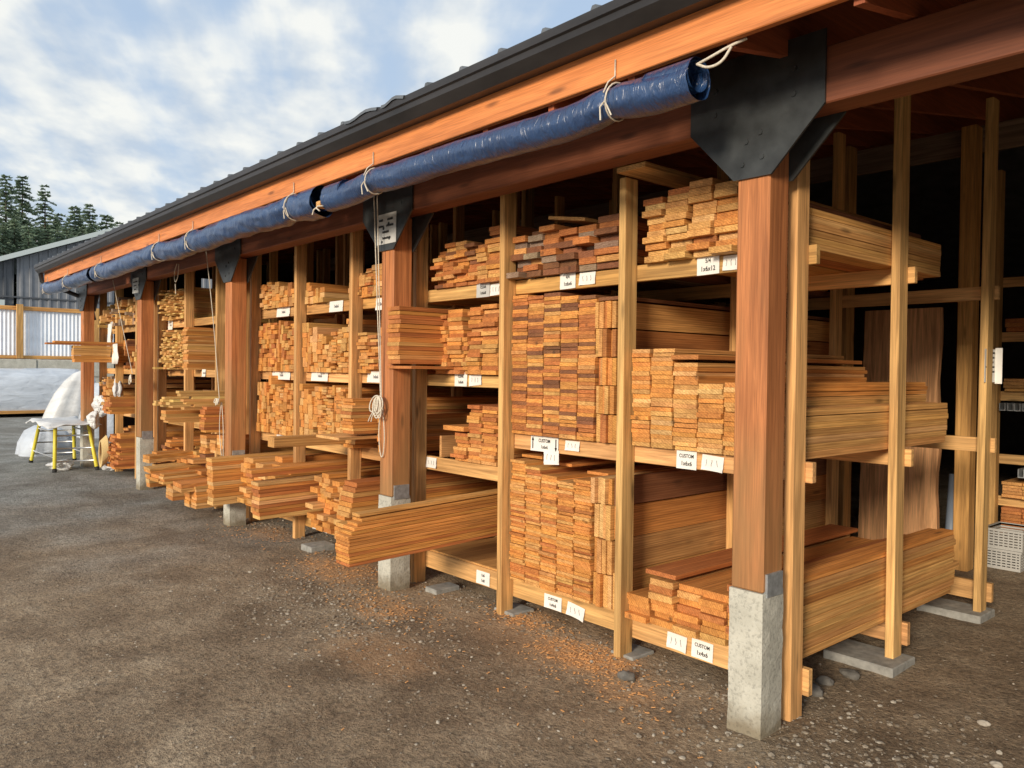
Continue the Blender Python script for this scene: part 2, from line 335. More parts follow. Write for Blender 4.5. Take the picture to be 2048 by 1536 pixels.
# gravel: loose stones lying on the dirt
ico = [(0, 0, 1), (.894, 0, .447), (.276, .851, .447), (-.724, .526, .447), (-.724, -.526, .447), (.276, -.851, .447), (.724, .526, -.447), (-.276, .851, -.447), (-.894, 0, -.447), (-.276, -.851, -.447), (.724, -.526, -.447), (0, 0, -1)]
icf = [(0, 1, 2), (0, 2, 3), (0, 3, 4), (0, 4, 5), (0, 5, 1), (1, 6, 2), (2, 7, 3), (3, 8, 4), (4, 9, 5), (5, 10, 1), (6, 7, 2), (7, 8, 3), (8, 9, 4), (9, 10, 5), (10, 6, 1), (6, 11, 7), (7, 11, 8), (8, 11, 9), (9, 11, 10), (10, 11, 6)]
def scatter(count, fn, mats, name, smin, smax, flatk=.6, power=2.5):
    V = []; F = []; mi = []
    for i in range(count):
        x, y = fn(); s = smin + (smax - smin) * R.random() ** power
        a = R.uniform(0, 6.28); ca_, sa_ = math.cos(a), math.sin(a); sx, sy, sz = s * R.uniform(.7, 1.3), s * R.uniform(.6, 1), s * flatk * R.uniform(.6, 1.1)
        z = gh(x, y) + sz * .25; o = len(V)
        for p in ico:
            k = R.uniform(.82, 1.15); X, Y_ = p[0] * sx * k, p[1] * sy * k
            V.append((x + X * ca_ - Y_ * sa_, y + X * sa_ + Y_ * ca_, z + p[2] * sz * k))
        F += [(a_ + o, b_ + o, c_ + o) for a_, b_, c_ in icf]; mi += [R.choice((0, 0, 0, 1, 1, 1, 1, 2))] * 20
    me = bpy.data.meshes.new(name); me.from_pydata(V, [], F)
    for mm in mats: me.materials.append(mm)
    me.polygons.foreach_set('material_index', [min(i, len(mats) - 1) for i in mi]); me.update()
    ob = bpy.data.objects.new(name, me); COL.objects.link(ob); return struct(ob, 'stuff')
def gpos():
    while True:
        d = 1.2 + 7 * R.random() ** 1.3; a = R.uniform(math.radians(80), math.radians(185))
        x = CAM.x + d * math.cos(a) * 1.0; y = CAM.y + d * math.sin(a)
        if y < .4 or R.random() < .35 and x > -.2: return x, y
scatter(11000, gpos, M_PEB, 'gravel', .0025, .011)
def gpos2():
    k = R.random()
    if k < .35: return R.gauss(-2.9, .7), R.gauss(-.55, .28)
    if k < .7: return R.gauss(.4, .5), R.gauss(.1, .4)
    return R.uniform(-7, .2), R.gauss(.32, .12)
scatter(3500, gpos2, M_PEB, 'gravel_patches', .004, .018)
# wood chips
def chips():
    V = []; F = []
    spots = ((-1.22, .12, .24, .12, 420), (-1.95, .3, .2, .08, 200), (-2.75, -.25, .3, .16, 220), (-3.9, .0, .4, .2, 320), (-.75, -.05, .25, .15, 120), (-5.6, .1, .5, .2, 200), (-1.5, -.5, .8, .4, 80))
    for cx, cy, sx, sy, n_ in spots:
        for i in range(n_):
            x = R.gauss(cx, sx); y = R.gauss(cy, sy); z = gh(x, y) + .004; a = R.uniform(0, 3.14); s = R.uniform(.004, .012); t = R.uniform(.001, .003)
            dx, dy = math.cos(a) * s, math.sin(a) * s; ex, ey = -math.sin(a) * s * .35, math.cos(a) * s * .35; o = len(V); q = R.uniform(-.003, .004)
            for zz_ in (z, z + t): V += [(x - dx - ex, y - dy - ey, zz_), (x + dx - ex, y + dy - ey, zz_ + q), (x + dx + ex, y + dy + ey, zz_ + q), (x - dx + ex, y - dy + ey, zz_)]
            F += [(o + 3, o + 2, o + 1, o), (o + 4, o + 5, o + 6, o + 7), (o, o + 1, o + 5, o + 4), (o + 1, o + 2, o + 6, o + 5), (o + 2, o + 3, o + 7, o + 6), (o + 3, o, o + 4, o + 7)]
    me = bpy.data.meshes.new('wood_chips'); me.from_pydata(V, [], F); me.materials.append(M_CHIP); ob = bpy.data.objects.new('wood_chips', me); COL.objects.link(ob); struct(ob, 'stuff')
chips()
def rock(name, x, y, s, label, z=None, mat=M_STONE, sz=.6):
    import bmesh
    b = bmesh.new(); bmesh.ops.create_icosphere(b, subdivisions=3, radius=1)
    sd = R.uniform(0, 90)
    for v in b.verts:
        k = 1 + .35 * noise.noise(v.co * 1.3 + Vector((sd, 0, 0))) + .12 * noise.noise(v.co * 4 + Vector((sd, 0, 0)))
        v.co = Vector((v.co.x * s * k, v.co.y * s * .75 * k, v.co.z * s * sz * k))
    me = bpy.data.meshes.new(name); b.to_mesh(me); b.free(); me.materials.append(mat); me.polygons.foreach_set('use_smooth', [True] * len(me.polygons))
    o = bpy.data.objects.new(name, me); COL.objects.link(o); o.location = (x, y, gh(x, y) + s * sz * .45 if z is None else z); return tag(o, label, 'rock')
rock('rock', -.86, .09, .05, 'lone brown rock on the sawdust in front of the lowest price tags')
rock('rock', -.12, .68, .055, 'grey rock under the end of the near rack, nearest the front upright')
rock('rock', -.14, .86, .045, 'grey rock under the end of the near rack, middle of three')
rock('rock', -.10, 1.06, .05, 'grey rock under the end of the near rack, beside the concrete paver')
rock('rock', .60, .95, .026, 'small pale stone on the bare dirt at the bottom right', mat=M_PEB[2])
rock('rock', .78, .55, .024, 'pale pebble lying nearest the bottom right corner of the photo', mat=M_PEB[2])
# concrete pavers under the rack feet
def paver(x0, x1, y0, y1, label, z1=.06):
    o = (( x0 + x1) / 2, (y0 + y1) / 2, 0); b = MB(); b.cbox(x0, x1, y0, y1, -.03, z1, .006); tag(b.build('concrete_paver', M_PAV, None, o), label, 'paver')
paver(-.34, .06, 1.22, 1.52, 'grey concrete paver under the middle upright at the rack end', .045)
paver(-.38, .03, 2.62, 2.9, 'grey concrete paver under the rear upright at the rack end', .05)
paver(-1.17, -1.0, .30, .5, 'thin concrete paver under the upright left of the near post', .018)
paver(-2.24, -2.04, .30, .5, 'thin concrete paver under the upright beside the tall red stack', .02)
paver(-2.92, -2.78, .2, .42, 'pale concrete paver on the dirt beneath the long jutting boards', .035)
paver(-4.75, -4.55, .1, .34, 'pale concrete paver beyond the second post under jutting boards', .05)

# ---------------------------------------------------------------- lumber shed
SP = 3.08
PX = [-.0825 - SP * k for k in range(-2, 5)]
X0, X1 = -12.80, 7.0
PITCH = .18; RB = 3.035                                    # rafter underside at y = 0
RIDGE = 6.0; DEPTH = 12.0
shed = empty('lumber_shed', (-3, 0, 0), 'long open-fronted lumber shed with stained posts and dark eaves gutter', 'shed')
for i, x in enumerate(PX):
    h = .0825; zc = .66 if i == 2 else .70
    p = MB(); p.cbox(x - h, x + h, 0, .165, zc, 2.788, .007); po = p.build('post', STAIN_Z, shed, (x, .08, 0))
    c = MB()
    # slightly rough cast footing
    nz = 16; ring = []
    for k in range(nz + 1):
        z = -.08 + (zc + .078) * k / nz
        for (sx, sy) in [(-1, -1), (-.33, -1), (.33, -1), (1, -1), (1, -.33), (1, .33), (1, 1), (.33, 1), (-.33, 1), (-1, 1), (-1, .33), (-1, -.33)]:
            e_ = .004 * noise.noise(Vector((x * 9 + sx * 4, sy * 4, z * 13))) + (.004 if abs(sx) == 1 and abs(sy) == 1 else .007)
            ring.append((x + sx * (h + e_), .0825 + sy * (.0825 + e_), z))
    fsr = [(k * 12 + j, k * 12 + (j + 1) % 12, (k + 1) * 12 + (j + 1) % 12, (k + 1) * 12 + j) for k in range(nz) for j in range(12)] + [tuple(range(nz * 12, nz * 12 + 12))]
    c.add(ring, fsr); c.build('concrete_base', M_CONC, po, (x, .08, 0))
    b = MB(); b.box(x + h - .02, x + h + .012, .02, .15, zc - .02, zc + .085); b.build('steel_bracket', M_GALV, po, (x + h, .08, zc))
    for (ya, yb, nm) in ((-.014, -.002, 'gusset_plate'), (.168, .18, 'gusset_plate')):
        g = MB(); g.prism([(x - .34, 3.10), (x - .34, 2.79), (x - .095, 2.535), (x + .095, 2.535), (x + .34, 2.79), (x + .34, 3.10)], ya, yb, 'xz')
        go = fixn(g.build(nm, M_STEEL, po, (x, ya, 2.8)))
        if ya < 0:
            bo = MB()
            for (bx, bz) in ((-.05, 2.60), (.05, 2.62), (-.03, 2.70), (.04, 2.73), (-.2, 2.86), (.2, 2.86), (-.2, 2.97), (.2, 2.97)):
                bo.tube([(x + bx, ya - .006, bz), (x + bx, ya + .001, bz)], .0125, 6)
            bo.build('bolts', M_STEEL, go, (x, ya, 2.8))
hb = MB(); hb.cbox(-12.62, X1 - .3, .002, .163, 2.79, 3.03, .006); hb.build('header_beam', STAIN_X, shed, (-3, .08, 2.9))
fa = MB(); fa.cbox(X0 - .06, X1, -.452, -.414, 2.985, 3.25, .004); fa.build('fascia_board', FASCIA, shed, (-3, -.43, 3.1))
gu = MB(); gu.prism([(-.454, 3.142), (-.53, 3.137), (-.575, 3.185), (-.578, 3.215), (-.592, 3.222), (-.592, 3.262), (-.578, 3.264), (-.572, 3.235), (-.462, 3.235), (-.454, 3.25)], X0 - .12, X1, 'yz')
fixn(gu.build('gutter', M_GUTTER, shed, (-3, -.5, 3.2)))
ge = MB(); ge.tube([(X0 - .1, -.50, 3.15), (X0 - .1, -.48, 3.02), (X0 - .08, -.40, 2.96), (X0 + .1, -.15, 2.86), (X0 + .3, .14, 2.72), (X0 + .3, .2, 2.4)], .036, 10); ge.build('downpipe', M_GUTTER, shed, (X0, -.4, 3))
k = 0; x = .06
xs = [.065 + .524 * i for i in range(-24, 14)]
for x in xs:
    rf = MB(); y0, y1 = -.412, RIDGE; d = .318
    rf.prism([(y0, RB + PITCH * y0), (y1, RB + PITCH * y1), (y1, RB + PITCH * y1 + d), (y0, RB + PITCH * y0 + d)], x - .02, x + .02, 'yz')
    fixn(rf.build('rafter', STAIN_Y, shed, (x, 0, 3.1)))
def roofside(sgn):
    rp = MB(); top = RB + PITCH * RIDGE + .335
    y0 = -.582 if sgn < 0 else DEPTH + .5
    z0 = RB + PITCH * -.515 + .326
    prof = []; xx = X0 - .08; pitch_ = .325; off = (-1.188 - X0 + .08) % pitch_
    xx2 = X0 - .08 + off - pitch_
    pts = [(X0 - .08, 0)]
    while xx2 < X1:
        for dx, dz in ((-.02, 0), (-.010, .019), (.010, .019), (.02, 0)):
            if X0 - .08 < xx2 + dx < X1: pts.append((xx2 + dx, dz))
        xx2 += pitch_
    pts.append((X1, 0)); n_ = len(pts)
    vs_ = [(a, y0, z0 + b) for a, b in pts] + [(a, RIDGE, top + b) for a, b in pts] + [(a, y0, z0 - .012) for a, b in pts] + [(a, RIDGE, top - .012) for a, b in pts]
    fs_ = []
    for i in range(n_ - 1): fs_ += [(i, i + 1, n_ + i + 1, n_ + i), (2 * n_ + i, 3 * n_ + i, 3 * n_ + i + 1, 2 * n_ + i + 1), (i, 2 * n_ + i, 2 * n_ + i + 1, i + 1)]
    rp.add(vs_, fs_); return fixn(rp.build('roof_panel', M_ROOF, shed, (-3, 3, 4)))
roofside(-1); roofside(1)
# scraps of flashing bent over the gutter edge
for (xa, xb) in ((-2.75, -2.35), (-2.3, -2.05)):
    fl = MB(); n_ = 7; vv_ = []
    for i in range(n_):
        t = i / (n_ - 1); xx = xa + (xb - xa) * t; zr = 3.275 + .012 * math.sin(t * 6.5 + xa)
        vv_ += [(xx, -.50, zr + .025), (xx, -.597, zr), (xx, -.60, zr - .02)]
    fl.add(vv_, [(3 * i + j, 3 * i + 3 + j, 3 * i + 4 + j, 3 * i + 1 + j) for i in range(n_ - 1) for j in (0, 1)]); fl.build('flashing', M_ROOF, shed, (xa, -.5, 3.25))
def wall_grid(xw, t, ys, zs, holes, name):
    wb = MB()
    for j in range(len(ys) - 1):
        for k_ in range(len(zs) - 1):
            yc, zc = (ys[j] + ys[j + 1]) / 2, (zs[k_] + zs[k_ + 1]) / 2
            if any(a < yc < b and c < zc < d for a, b, c, d in holes): continue
            wb.box(xw, xw + t, ys[j], ys[j + 1], zs[k_], zs[k_ + 1])
    return wb.build(name, M_DARKW, shed, (xw, 6, 0))
H = [(4.83, 5.1, 3.66, 3.79), (4.44, 4.62, 3.655, 3.70), (3.80, 3.98, 3.60, 3.64), (2.0, 2.32, 3.08, 3.26)]
ys = sorted({.55, 12.0} | {h[0] for h in H} | {h[1] for h in H} | {6.0}); zs = sorted({0, 3.0} | {h[2] for h in H} | {h[3] for h in H} | {3.02, 3.5})
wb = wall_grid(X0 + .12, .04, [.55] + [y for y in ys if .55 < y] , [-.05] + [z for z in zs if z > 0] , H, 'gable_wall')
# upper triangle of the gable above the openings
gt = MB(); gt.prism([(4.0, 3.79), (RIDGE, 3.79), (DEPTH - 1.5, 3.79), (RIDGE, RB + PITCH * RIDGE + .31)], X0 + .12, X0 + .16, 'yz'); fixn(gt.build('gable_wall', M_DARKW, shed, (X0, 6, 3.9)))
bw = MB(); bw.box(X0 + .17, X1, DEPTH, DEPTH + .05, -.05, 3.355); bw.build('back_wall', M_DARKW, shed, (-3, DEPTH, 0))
ew = MB(); ew.prism([(.6, -.05), (DEPTH, -.05), (DEPTH, 3.36), (RIDGE, RB + PITCH * RIDGE + .31), (.6, RB + PITCH * .6 + .31)], X1 - .09, X1 - .04, 'yz'); ew.build('gable_wall', M_DARKW, shed, (X1, 6, 0))  # unseen end wall, added to keep daylight out of the dark interior
for (x, y, wd, top) in ((-.62, 4.1, .12, 3.76), (-1.5, 3.75, .06, 3.7), (-4.6, 4.1, .14, 3.76), (-8.6, 4.1, .14, 3.76)):
    ip = MB(); ip.cbox(x - wd / 2, x + wd / 2, y, y + .14, -.05, top, .005, jit(TAN)); ip.build('interior_post', W_Z, shed, (x, y, 0))
ib = MB(); ib.cbox(-12.4, 6.6, 4.245, 4.29, 3.55, 3.78, .005, GRY); ib.build('interior_beam', W_X, shed, (-3, 4.26, 3.7))

# ---------------------------------------------------------------- front racks
UW, UD = .049, .110
YF = .268; YC = YF + UD                     # upright front, carrier front
YM, YR = 1.38, 2.73
LV = {0: (.105, .235), 1: (1.125, 1.225), 2: (1.525, 1.612), 3: (2.172, 2.265), 'm': (.87, .975)}
def rack(name, ux, levels, label, group='two by four racks under the shed'):
    """ux: left edges of uprights; levels: for each gap between uprights the carriers it has"""
    r = empty(name, ((ux[0] + ux[-1]) / 2, YF, 0), label, 'rack', group)
    for x in ux:
        for (y, top) in ((YF, 2.99 if (-.3 < x < .1) else 2.765 if -1.3 < x < -1 else 2.96), (YM, RB + PITCH * YM), (YR, RB + PITCH * YR)):
            lean = R.uniform(-.004, .004)
            M = Matrix.Translation((x, y, 0)) @ Matrix.Rotation(lean, 4, 'Y')
            u = MB(); u.cbox(0, UW, 0, UD, -.04, top - .004, .004, jit(FIR, .1), M); u.build('upright', W_Z, r, (x, y, 0))
    for g in range(len(ux) - 1):
        a, b = ux[g], ux[g + 1]
        last = g == len(ux) - 2
        for lv in levels[g]:
            z0, z1 = LV[lv]; dz = R.uniform(-.004, .004)
            for y in (YC, YM + UD, YR + UD):
                yy = y + .0015
                c = MB(); ext = .03 if (last and abs(ux[-1] + .055) < .02) else .012
                c.cbox(a + .022 if g else a - .01, b + (UW + ext if last else .018), yy, yy + .038, z0 + dz, z1 + dz, .003, jit(FIR if R.random() < .7 else TAN, .1)); c.build('carrier', W_X, r, ((a + b) / 2, yy, z0))
            if lv == 0:     # sleepers under the boards
                pass
    return r
U1 = [-3.215, -2.175, -1.118, -.055]
rack('lumber_rack', U1, [(0, 'm', 2, 3), (0, 1, 3), (0, 1, 3)], 'near rack of pale uprights between the first two stained posts')
U2 = [-6.33, -5.27, -4.215, -3.40]
rack('lumber_rack', U2, [(0, 'm', 2, 3)] * 3, 'rack of pale uprights between the second and third stained posts')
U3 = [-9.43, -8.37, -7.32, -6.52]
rack('lumber_rack', U3, [(0, 'm', 2, 3)] * 3, 'rack of pale uprights between the third and fourth stained posts')
U4 = [-12.45, -11.5, -10.45, -9.62]
rack('lumber_rack', U4, [(0, 'm', 2, 3)] * 3, 'farthest rack, hung with white paper, by the last post')

# ---------------------------------------------------------------- boards
ORD = 'zeroth first second third fourth fifth sixth seventh eighth ninth tenth eleventh twelfth thirteenth fourteenth fifteenth sixteenth seventeenth eighteenth nineteenth twentieth'.split()
def ordn(n):
    if n <= 20: return ORD[n]
    t = {2: 'twenty', 3: 'thirty', 4: 'forty', 5: 'fifty', 6: 'sixty'}[n // 10]
    return (t + '-' + ORD[n % 10]) if n % 10 else t[:-1] + 'ieth'
BOARDS = []
def board(x0, x1, y0, y1, z0, z1, tone, label, group, M=None, vis=0):
    c = jit(TONE[tone]); cx, cz = (x0 + x1) / 2, (z0 + z1) / 2
    d2 = (Vector((cx, y0, cz)) - CAM).length_squared
    BOARDS.append(dict(b=(x0, x1, y0, y1, z0, z1), c=c, l=label, g=group, M=M, s=((x1 - x0) * (z1 - z0) + vis * (z1 - z0)) / d2))
def stack(desc, group, cols, base, yf, yb, t, tones, jf=.010, jx=.003, vis=0, M=None, gap=.0014, packed=False):
    """flat boards piled in columns: cols = (x0, x1, top)"""
    for ci, (a, b, top) in enumerate(cols):
        z = base; row = 0
        while z + t * .7 < top:
            row += 1; tt = t * R.uniform(.9, 1.08); tone = R.choice(tones)
            if z + tt > top + .3 * t: break
            dx = R.uniform(-jx, jx); fy = yf + R.gauss(0, jf)
            board(a + .003 + dx, b - .003 + dx + R.uniform(-jx, 0), fy, yb + R.gauss(0, jf * 2), z, z + tt - (gap * R.uniform(.3, 1.3) if R.random() < .9 else .004), tone,
                  '%s board, %s up, %s column, %s' % (tone, ordn(row), ordn(ci + 1), desc), group, M, vis)
            z += tt
def edge_stack(desc, group, x0, x1, rows, yf, yb, t, tones, vis=0, jf=.012):
    """boards standing on edge: rows = list of (z0, z1)"""
    for ri, (z0, z1) in enumerate(rows):
        x = x0; k = 0
        while x + t * .8 < x1 + .001:
            k += 1; tt = t * R.uniform(.85, 1.12); tone = R.choice(tones)
            board(x, x + tt - .003, yf + R.gauss(0, jf), yb, z0, z1 - .003 - R.uniform(0, .006), tone, '%s edge board, %s from left, %s row up, %s' % (tone, ordn(k), ordn(ri + 1), desc), group, None, vis)
            x += tt
def sticks(desc, group, x0, x1, base, prof, yf, yb, tones, sizes=((.095, .048), (.095, .048), (.095, .095), (.07, .07), (.048, .095), (.095, .024)), jf=.012, miss=.02, dens=None):
    """mixed short ends: columns of random widths"""
    x = x0; ci = 0
    while x < x1 - .03:
        ci += 1; wv, hv = R.choice(sizes); wv = min(wv, x1 - x); top = prof((x - x0) / (x1 - x0)) + R.uniform(-.03, .03); z = base; row = 0
        while z + hv * .6 < top:
            row += 1; h2 = hv if R.random() < .75 else hv * R.choice((.5, 1.5)); tone = R.choice(tones)
            if R.random() > miss or z == base:
                dx = R.uniform(-.004, .004)
                board(x + .002 + dx, x + wv - .003 + dx, yf + R.gauss(0, jf), yb, z, z + h2 - .003, tone, '%s stick, %s up, %s column, %s' % (tone, ordn(min(row, 60)), ordn(min(ci, 60)), desc), group)
            z += h2
        x += wv
Tt = ['tan'] * 6 + ['orange'] * 3 + ['pale'] * 2 + ['reddish']
To = ['orange'] * 6 + ['tan'] * 4 + ['pale']
Tr = ['reddish'] * 5 + ['orange'] * 5 + ['dark'] * 2 + ['tan'] * 1
Tm = ['orange'] * 5 + ['tan'] * 3 + ['reddish'] * 2
Tb = ['dark'] * 4 + ['reddish'] * 3 + ['grey-brown'] * 3 + ['tan']
Ty = ['yellow'] * 4 + ['tan'] * 2
def cols(edges, tops): return [(edges[i], edges[i + 1], tops[i]) for i in range(len(tops))]
YB = 2.95
# bay A: between the white-footed post and the next upright
stack('top-shelf stack beside the black gusset', 'boards on the top shelf beside the gusset', cols([-.985, -.832, -.673, -.515, -.36, -.20], [2.63, 2.655, 2.67, 2.66, 2.55]), 2.268, .33, 2.2, .037, Tt, jf=.018, jx=.012)
stack('right end of the top shelf', 'boards at the right end of the top shelf', [(-.205, -.062, 2.47)], 2.268, .34, 2.09, .034, ['tan', 'tan', 'pale'], jf=.006, vis=.5)
board(-.32, -.13, .5, 1.95, 2.48, 2.52, 'dark', 'dark board lying behind the top-shelf stack right of the near post', 'loose boards')
stack('orange middle-shelf stack behind the near post', 'boards on the middle shelf behind the near post', cols([-1.066, -.928, -.772, -.61, -.448, -.29, -.205], [1.80, 1.785, 1.72, 1.61, 1.60, 1.60]), 1.228, .34, 2.3, .0255, To, jf=.005, jx=.005)
stack('right end of the middle shelf', 'boards at the right end of the middle shelf', [(-.20, -.062, 1.485)], 1.228, .34, 2.25, .036, ['tan', 'tan', 'pale'], jf=.01, vis=.5)
board(-.78, -.60, .325, 2.2, 1.722, 1.745, 'reddish', 'loose board topping the orange middle-shelf stack behind the near post', 'loose boards')
stack('low floor stack at the foot of the near post', 'boards on the lowest shelf beside the near post', cols([-1.066, -.90, -.73, -.565, -.40, -.24], [.40, .525, .50, .51, .56]), .238, .33, 2.4, .037, Tm, jf=.02, jx=.008)
stack('right end of the lowest shelf', 'boards at the right end of the lowest shelf', [(-.235, -.15, .625), (-.148, -.062, .64)], .238, .36, 2.42, .037, ['tan', 'tan', 'orange'], jf=.014, vis=.6)
board(-.905, -.70, .29, 2.4, .528, .552, 'reddish', 'single reddish board lying on top of the low floor stack', 'loose boards')
# bay B
stack('tall dark red stack left of the tan boards', 'boards in the tall dark red stack', cols([-2.12, -1.965, -1.81, -1.655, -1.50, -1.352], [2.155, 2.155, 2.15, 2.13, 2.12]), 1.228, .335, YB, .0245, Tr, jf=.004, jx=.003)
edge_stack('beside the tall dark red stack', 'edge boards beside the tall dark red stack', -1.346, -1.185, [(1.228, 1.40), (1.40, 1.57), (1.57, 1.74), (1.74, 1.91), (1.91, 2.075)], .335, YB, .032, ['reddish', 'orange', 'orange', 'tan'])
board(-1.36, -1.17, .36, YB, 2.078, 2.098, 'dark', 'dark board lying flat over the edge boards of the tall red stack', 'loose boards')
def btop(x): return 1.02 - .05 * math.sin(max(0, min(1, (x + 2.12) / .95)) * 3.14)
stack('tall pale stack of thin boards on the lowest shelf', 'thin boards in the tall stack on the lowest shelf', cols([-2.115, -1.965, -1.815, -1.665, -1.515, -1.366], [1.06, 1.03, .985, .965, .985]), .238, .335, YB, .0192, Tm, jf=.007, jx=.004)
edge_stack('beside the tall pale stack', 'edge boards beside the tall pale stack', -1.355, -1.20, [(.238, .44), (.44, .65), (.65, .86), (.86, 1.02)], .34, YB, .036, ['orange', 'tan', 'tan', 'pale'])
board(-1.196, -1.165, .345, YB, .24, .46, 'tan', 'wide tan board on edge, lowest on the side of the tall pale stack', 'wide side boards')
board(-1.196, -1.165, .36, YB, .463, .66, 'tan', 'wide tan board on edge, second up on the side of the tall pale stack', 'wide side boards')
board(-1.196, -1.165, .35, YB, .663, .855, 'orange', 'wide orange board on edge, third up on the side of the tall pale stack', 'wide side boards')
board(-1.19, -1.15, .34, YB, .862, 1.03, 'dark', 'dark board on edge, topmost on the side of the tall pale stack', 'wide side boards')
for i, (a, b, z) in enumerate(((-2.1, -1.9, 1.064), (-1.85, -1.68, 1.03), (-1.6, -1.42, .992))): board(a, b, .42 + .06 * i, YB, z, z + .018, 'orange', 'thin board lying loose on the tall pale stack, %s from left' % ordn(i + 1), 'loose boards')
stack('weathered brown top-shelf stack', 'weathered boards on the top shelf', cols([-2.125, -1.985, -1.835, -1.68, -1.515, -1.36, -1.16], [2.545, 2.575, 2.60, 2.57, 2.55, 2.61]), 2.268, .35, 2.8, .040, Tb, jf=.028, jx=.014)
Mt = Matrix.Translation((-1.65, 0, 2.605)) @ Matrix.Rotation(.16, 4, 'Y')
board(-.16, .17, .36, 2.4, .0, .022, 'tan', 'tan board tilted across the top of the weathered brown stack', 'loose boards', Mt)
# bay C
stack('dim top-shelf stack right of the second post', 'boards on the top shelf right of the second post', cols([-3.06, -2.93, -2.79, -2.65, -2.52, -2.40, -2.19], [2.57, 2.60, 2.60, 2.585, 2.55, 2.655]), 2.268, .35, 2.8, .030, ['reddish'] * 3 + ['tan'] * 2 + ['orange'] * 2 + ['dark'], jf=.02, jx=.01)
stack('middle-shelf stack right of the second post', 'boards on the middle shelf right of the second post', cols([-3.03, -2.86, -2.68, -2.61, -2.455, -2.275], [2.07, 2.115, 1.9, 2.12, 2.135]), 1.62, .34, 2.9, .030, Tm + ['reddish'] * 2, jf=.012, jx=.006)
stack('block jutting past the second post', 'boards jutting past the second post on the middle shelf', [(-3.09, -2.925, 2.125)], 1.69, -.04, 2.6, .033, ['orange', 'tan', 'reddish'], jf=.006, vis=.35)
board(-3.12, -2.80, -.02, 1.2, 1.655, 1.675, 'reddish', 'thin board under the block jutting past the second post', 'loose boards')
stack('stepped stack on the lower shelf right of the second post', 'boards in the stepped stack right of the second post', cols([-2.77, -2.60, -2.445, -2.27], [1.20, 1.41, 1.415]), .985, .345, 2.6, .026, Tm + ['reddish'] * 2, jf=.012, jx=.012)
board(-2.85, -2.60, .30, 2.0, 1.205, 1.24, 'orange', 'board overhanging the left side of the stepped stack', 'loose boards')
board(-2.96, -2.935, .35, 1.6, .99, 1.15, 'pale', 'pale plank on edge left of the stepped stack', 'loose boards')
# floor of bay C and the long jutting boards
fl = MB(); fl.cbox(-3.15, -2.2, .39, 2.9, .238, .252, .002, TAN); tag(fl.build('plywood_sheet', W_Y, None, (-2.7, 1.6, .24)), 'tan plywood sheet on the lowest shelf beside the long jutting boards', 'plywood')
Mj = Matrix.Translation((-2.59, -.72, .415)) @ Matrix.Rotation(math.radians(2.2), 4, 'X')
for i in range(13):
    z = i * .0215; off = R.uniform(-.005, .005) + (0 if i < 9 else .03 * (i - 8))
    board(0, .168 - (0 if i < 9 else .012 * (i - 8)), off, 3.3, z, z + .0195, R.choice(['orange', 'orange', 'orange', 'reddish']), '%s board up in the long jutting bundle under the second post' % ordn(i + 1), 'boards in the long jutting bundle', Mj, vis=1.1)
board(.01, .10, .12, 3.3, .285, .305, 'tan', 'narrow board lying along the top of the long jutting bundle', 'loose boards', Mj, vis=1)
# bay D
tp = lambda a, b: (lambda u: a + (b - a) * u)
sticks('top shelf by the third post', 'sticks on the top shelf by the third post', -6.22, -5.33, 2.268, tp(2.57, 2.47), .34, 2.6, Tt)
sticks('low pile on the top shelf mid-rack', 'sticks in the low pile on the top shelf', -5.18, -4.80, 2.268, tp(2.46, 2.36), .34, 2.2, Tt)
sticks('top shelf left of the second post', 'sticks on the top shelf left of the second post', -4.32, -3.44, 2.268, tp(2.50, 2.55), .34, 2.6, Tt + ['reddish'])
sticks('second shelf by the third post', 'sticks on the second shelf by the third post', -6.24, -5.33, 1.614, tp(2.10, 2.11), .33, YB, Tm, jf=.012)
sticks('second shelf, middle section', 'sticks in the middle section of the second shelf', -5.21, -4.26, 1.614, lambda u: 2.10 - .16 * math.sin(u * 3.1) ** 2, .33, YB, To, jf=.012)
stack('red pile on the second shelf', 'boards in the red pile on the second shelf', cols([-4.15, -4.0, -3.85], [1.97, 1.94]), 1.614, .34, 2.6, .03, ['reddish', 'orange', 'tan'], jf=.02)
sticks('second shelf beside the second post', 'sticks on the second shelf beside the second post', -3.78, -3.42, 1.614, tp(1.98, 2.0), .33, 2.6, Tm)
sticks('lower shelf by the third post', 'sticks on the lower shelf by the third post', -6.2, -5.33, .978, tp(1.49, 1.50), .30, YB, To, jf=.012)
sticks('lower shelf, middle section', 'sticks in the middle section of the lower shelf', -5.21, -4.26, .978, tp(1.49, 1.49), .31, YB, To, jf=.012)
stack('bundle jutting from the lower shelf', 'boards in the bundle jutting from the lower shelf', [(-3.80, -3.62, 1.43)], 1.13, -.02, 2.4, .026, ['reddish', 'orange', 'tan'], vis=.35)
stack('short pile beside the second post', 'boards in the short pile beside the second post', [(-4.15, -3.98, 1.35), (-3.6, -3.44, 1.3)], .978, .2, 2.4, .03, To, vis=.1)
board(-4.30, -4.18, -.42, 2.4, 1.0, 1.085, 'tan', 'single plank jutting out over the floor stacks left of the second post', 'loose boards', None, 3)
board(-3.98, -3.6, -.15, 1.8, 1.09, 1.11, 'pale', 'thin sheet jutting out under the bundle beside the second post', 'loose boards')
